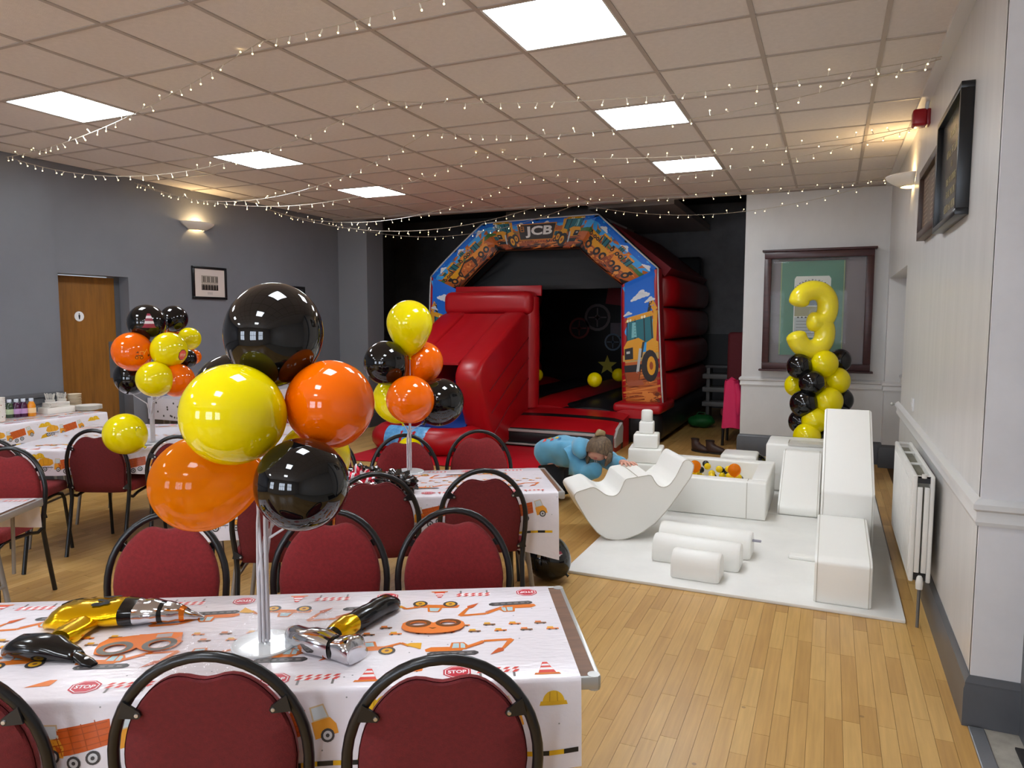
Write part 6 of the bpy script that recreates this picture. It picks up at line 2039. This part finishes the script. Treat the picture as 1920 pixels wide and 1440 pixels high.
g = G(); g.tube([(.06, -.03, .80), (.10, -.05, .66), (.10, -.04, .50), (.085, -.03, .42)], [.04, .042, .04, .034], 12); obj('sleeve', g, MATS['pink_coat'], t, 60)
g = G(); g.tube([(-.03, 0, .82), (0, .03, .855), (.03, 0, .83)], .03, 10); obj('collar', g, MATS['pink_coat'], t, 60)
# boots
boot_m = M('brown_boot', (58, 38, 32), rough=.5, bump=(30, .25))
def boot(label, p, rz):
    t = thing('ankle_boot', label, 'boot', (p.x, p.y, 0), rz, 'pair of ankle boots on the floor')
    def ringb(cx, rx_, ry_, z): return [Vector((cx + rx_ * cos(a), ry_ * sin(a), z)) for a in [2 * pi * q / 18 for q in range(18)]]
    g = G(); g.skin([ringb(.05, .125, .045, .02), ringb(.05, .127, .047, .045), ringb(.03, .108, .046, .075), ringb(-.01, .066, .044, .098), ringb(-.025, .050, .042, .12), ringb(-.027, .053, .045, .15)], cap1=False); obj('upper', g, boot_m, t, 180)
    g = G(); g.skin([ringb(.05, .13, .048, 0), ringb(.05, .13, .048, .022)]); obj('sole', g, M('boot_sole', (26, 20, 18), rough=.6), t, 50)
    g = G(); g.skin([ringb(-.027, .054, .046, .143), ringb(-.027, .056, .048, .155), ringb(-.027, .050, .042, .153), ringb(-.027, .048, .04, .10)], cap0=False); obj('cuff', g, M('boot_cuff', (44, 30, 26), rough=.6), t, 60)
boot('left brown ankle boot on the boards in front of the alcove', onz(1306, 846, 0), radians(-35))
boot('right brown ankle boot on the boards, its toe pointing to the ball pit', onz(1335, 850, 0), radians(-12))
b = balloon('black balloon on the floor behind the white soft box', ray(1427, 862, 7.3), .12, 'k', (0, .5, -1), .08); b.location.z = .125
b.location.x -= .05

# ------------------------------------------------------------------ fairy lights
cable_m = M('clear_cable', (176, 164, 146), rough=.3)
led_m = emitter('warm_led', (255, 222, 150), 12.0)
led_body = M('led_cap', (236, 230, 214), rough=.2)
def fairy(label, pts, sags, seed):
    """pts: fixing points; sags: droop of each span"""
    rr = random.Random(seed)
    path = []
    for (a, b), s in zip(zip(pts[:-1], pts[1:]), sags):
        A, B = Vector(a), Vector(b)
        n = 22
        for k in range(n if b != pts[-1] else n + 1):
            u = k / n
            path.append(A + (B - A) * u - Vector((0, 0, 4 * s * u * (1 - u))))
    t = thing('fairy_light_string', label, 'fairy lights', pts[0], 0, 'strings of fairy lights under the ceiling')
    o = path[0].copy()
    g = G(); g.tube([p - o for p in path], .0026, 5); obj('cable', g, cable_m, t, 60)
    gb, gl = G(), G()
    d = .06
    acc = 0
    for a, b in zip(path[:-1], path[1:]):
        L_ = (b - a).length
        pos = d - acc
        while pos < L_:
            p = a + (b - a) * (pos / L_)
            dr = Vector((rr.uniform(-.55, .55), rr.uniform(-.55, .55), -1 if rr.random() < .78 else .7)).normalized()
            if p.z > CEIL - .03: dr.z = -abs(dr.z)
            gb.tube([p - o, p - o + dr * .030], [.0030, .0036], 5)
            c = p - o + dr * .033
            gl.sphere(c, .0048, 6, 4)
            pos += .135 + rr.uniform(-.03, .03)
        acc = L_ - (pos - (.105)) if False else 0
        d = pos - L_
    ob = obj('bulb_caps', gb, led_body, t, 60); ob['kind'] = 'stuff'
    ol_ = obj('leds', gl, led_m, t, 180); ol_['kind'] = 'stuff'
    # a few of the bulbs lie close to the ceiling and light it up: small lamps of their own
    return t
AP = [(-2.70, 1.75), (-2.80, 3.065), (-2.81, 4.177), (-2.92, 5.00), (-2.85, 5.80), (-2.84, 6.86), (-2.88, 8.10), (-2.95, 8.72)]
ZC = CEIL - .012
RA = [(XR - .05, 2.2), (XR - .05, 2.3), (XR - .05, 4.68), (XR - .05, 4.72), (XR - .05, 6.25), (XR - .05, 6.30), (XR - .05, 8.25), (XR - .05, 8.35)]
LA = [(XL + .03, 2.6), (XL + .03, 4.15), (XL + .03, 4.22), (XL + .03, 5.44), (XL + .03, 5.48), (XL + .03, 7.38), (XL + .03, 7.44), (XL + .03, 8.75)]
SL = [.30, .10, .30, .34, .34, .30, .34, .30]
SR = [.05, .10, .10, .16, .12, .16, .10, .24]
LBL = ['nearest fairy light string, cut off by the top left corner', 'second nearest fairy light string, passing the left ceiling light', 'third fairy light string from the front', 'fourth fairy light string from the front, crossing under the second right-hand ceiling light', 'fifth fairy light string from the front', 'sixth fairy light string from the front, crossing the furthest left ceiling light', 'second furthest fairy light string, before the dark alcove', 'furthest fairy light string, hanging lowest across the dark alcove']
for i in range(8):
    fairy(LBL[i], [(LA[i][0], LA[i][1], ZC - .03), (AP[i][0], AP[i][1], ZC), (RA[i][0], RA[i][1], ZC - .02)], [SL[i], SR[i]], i)
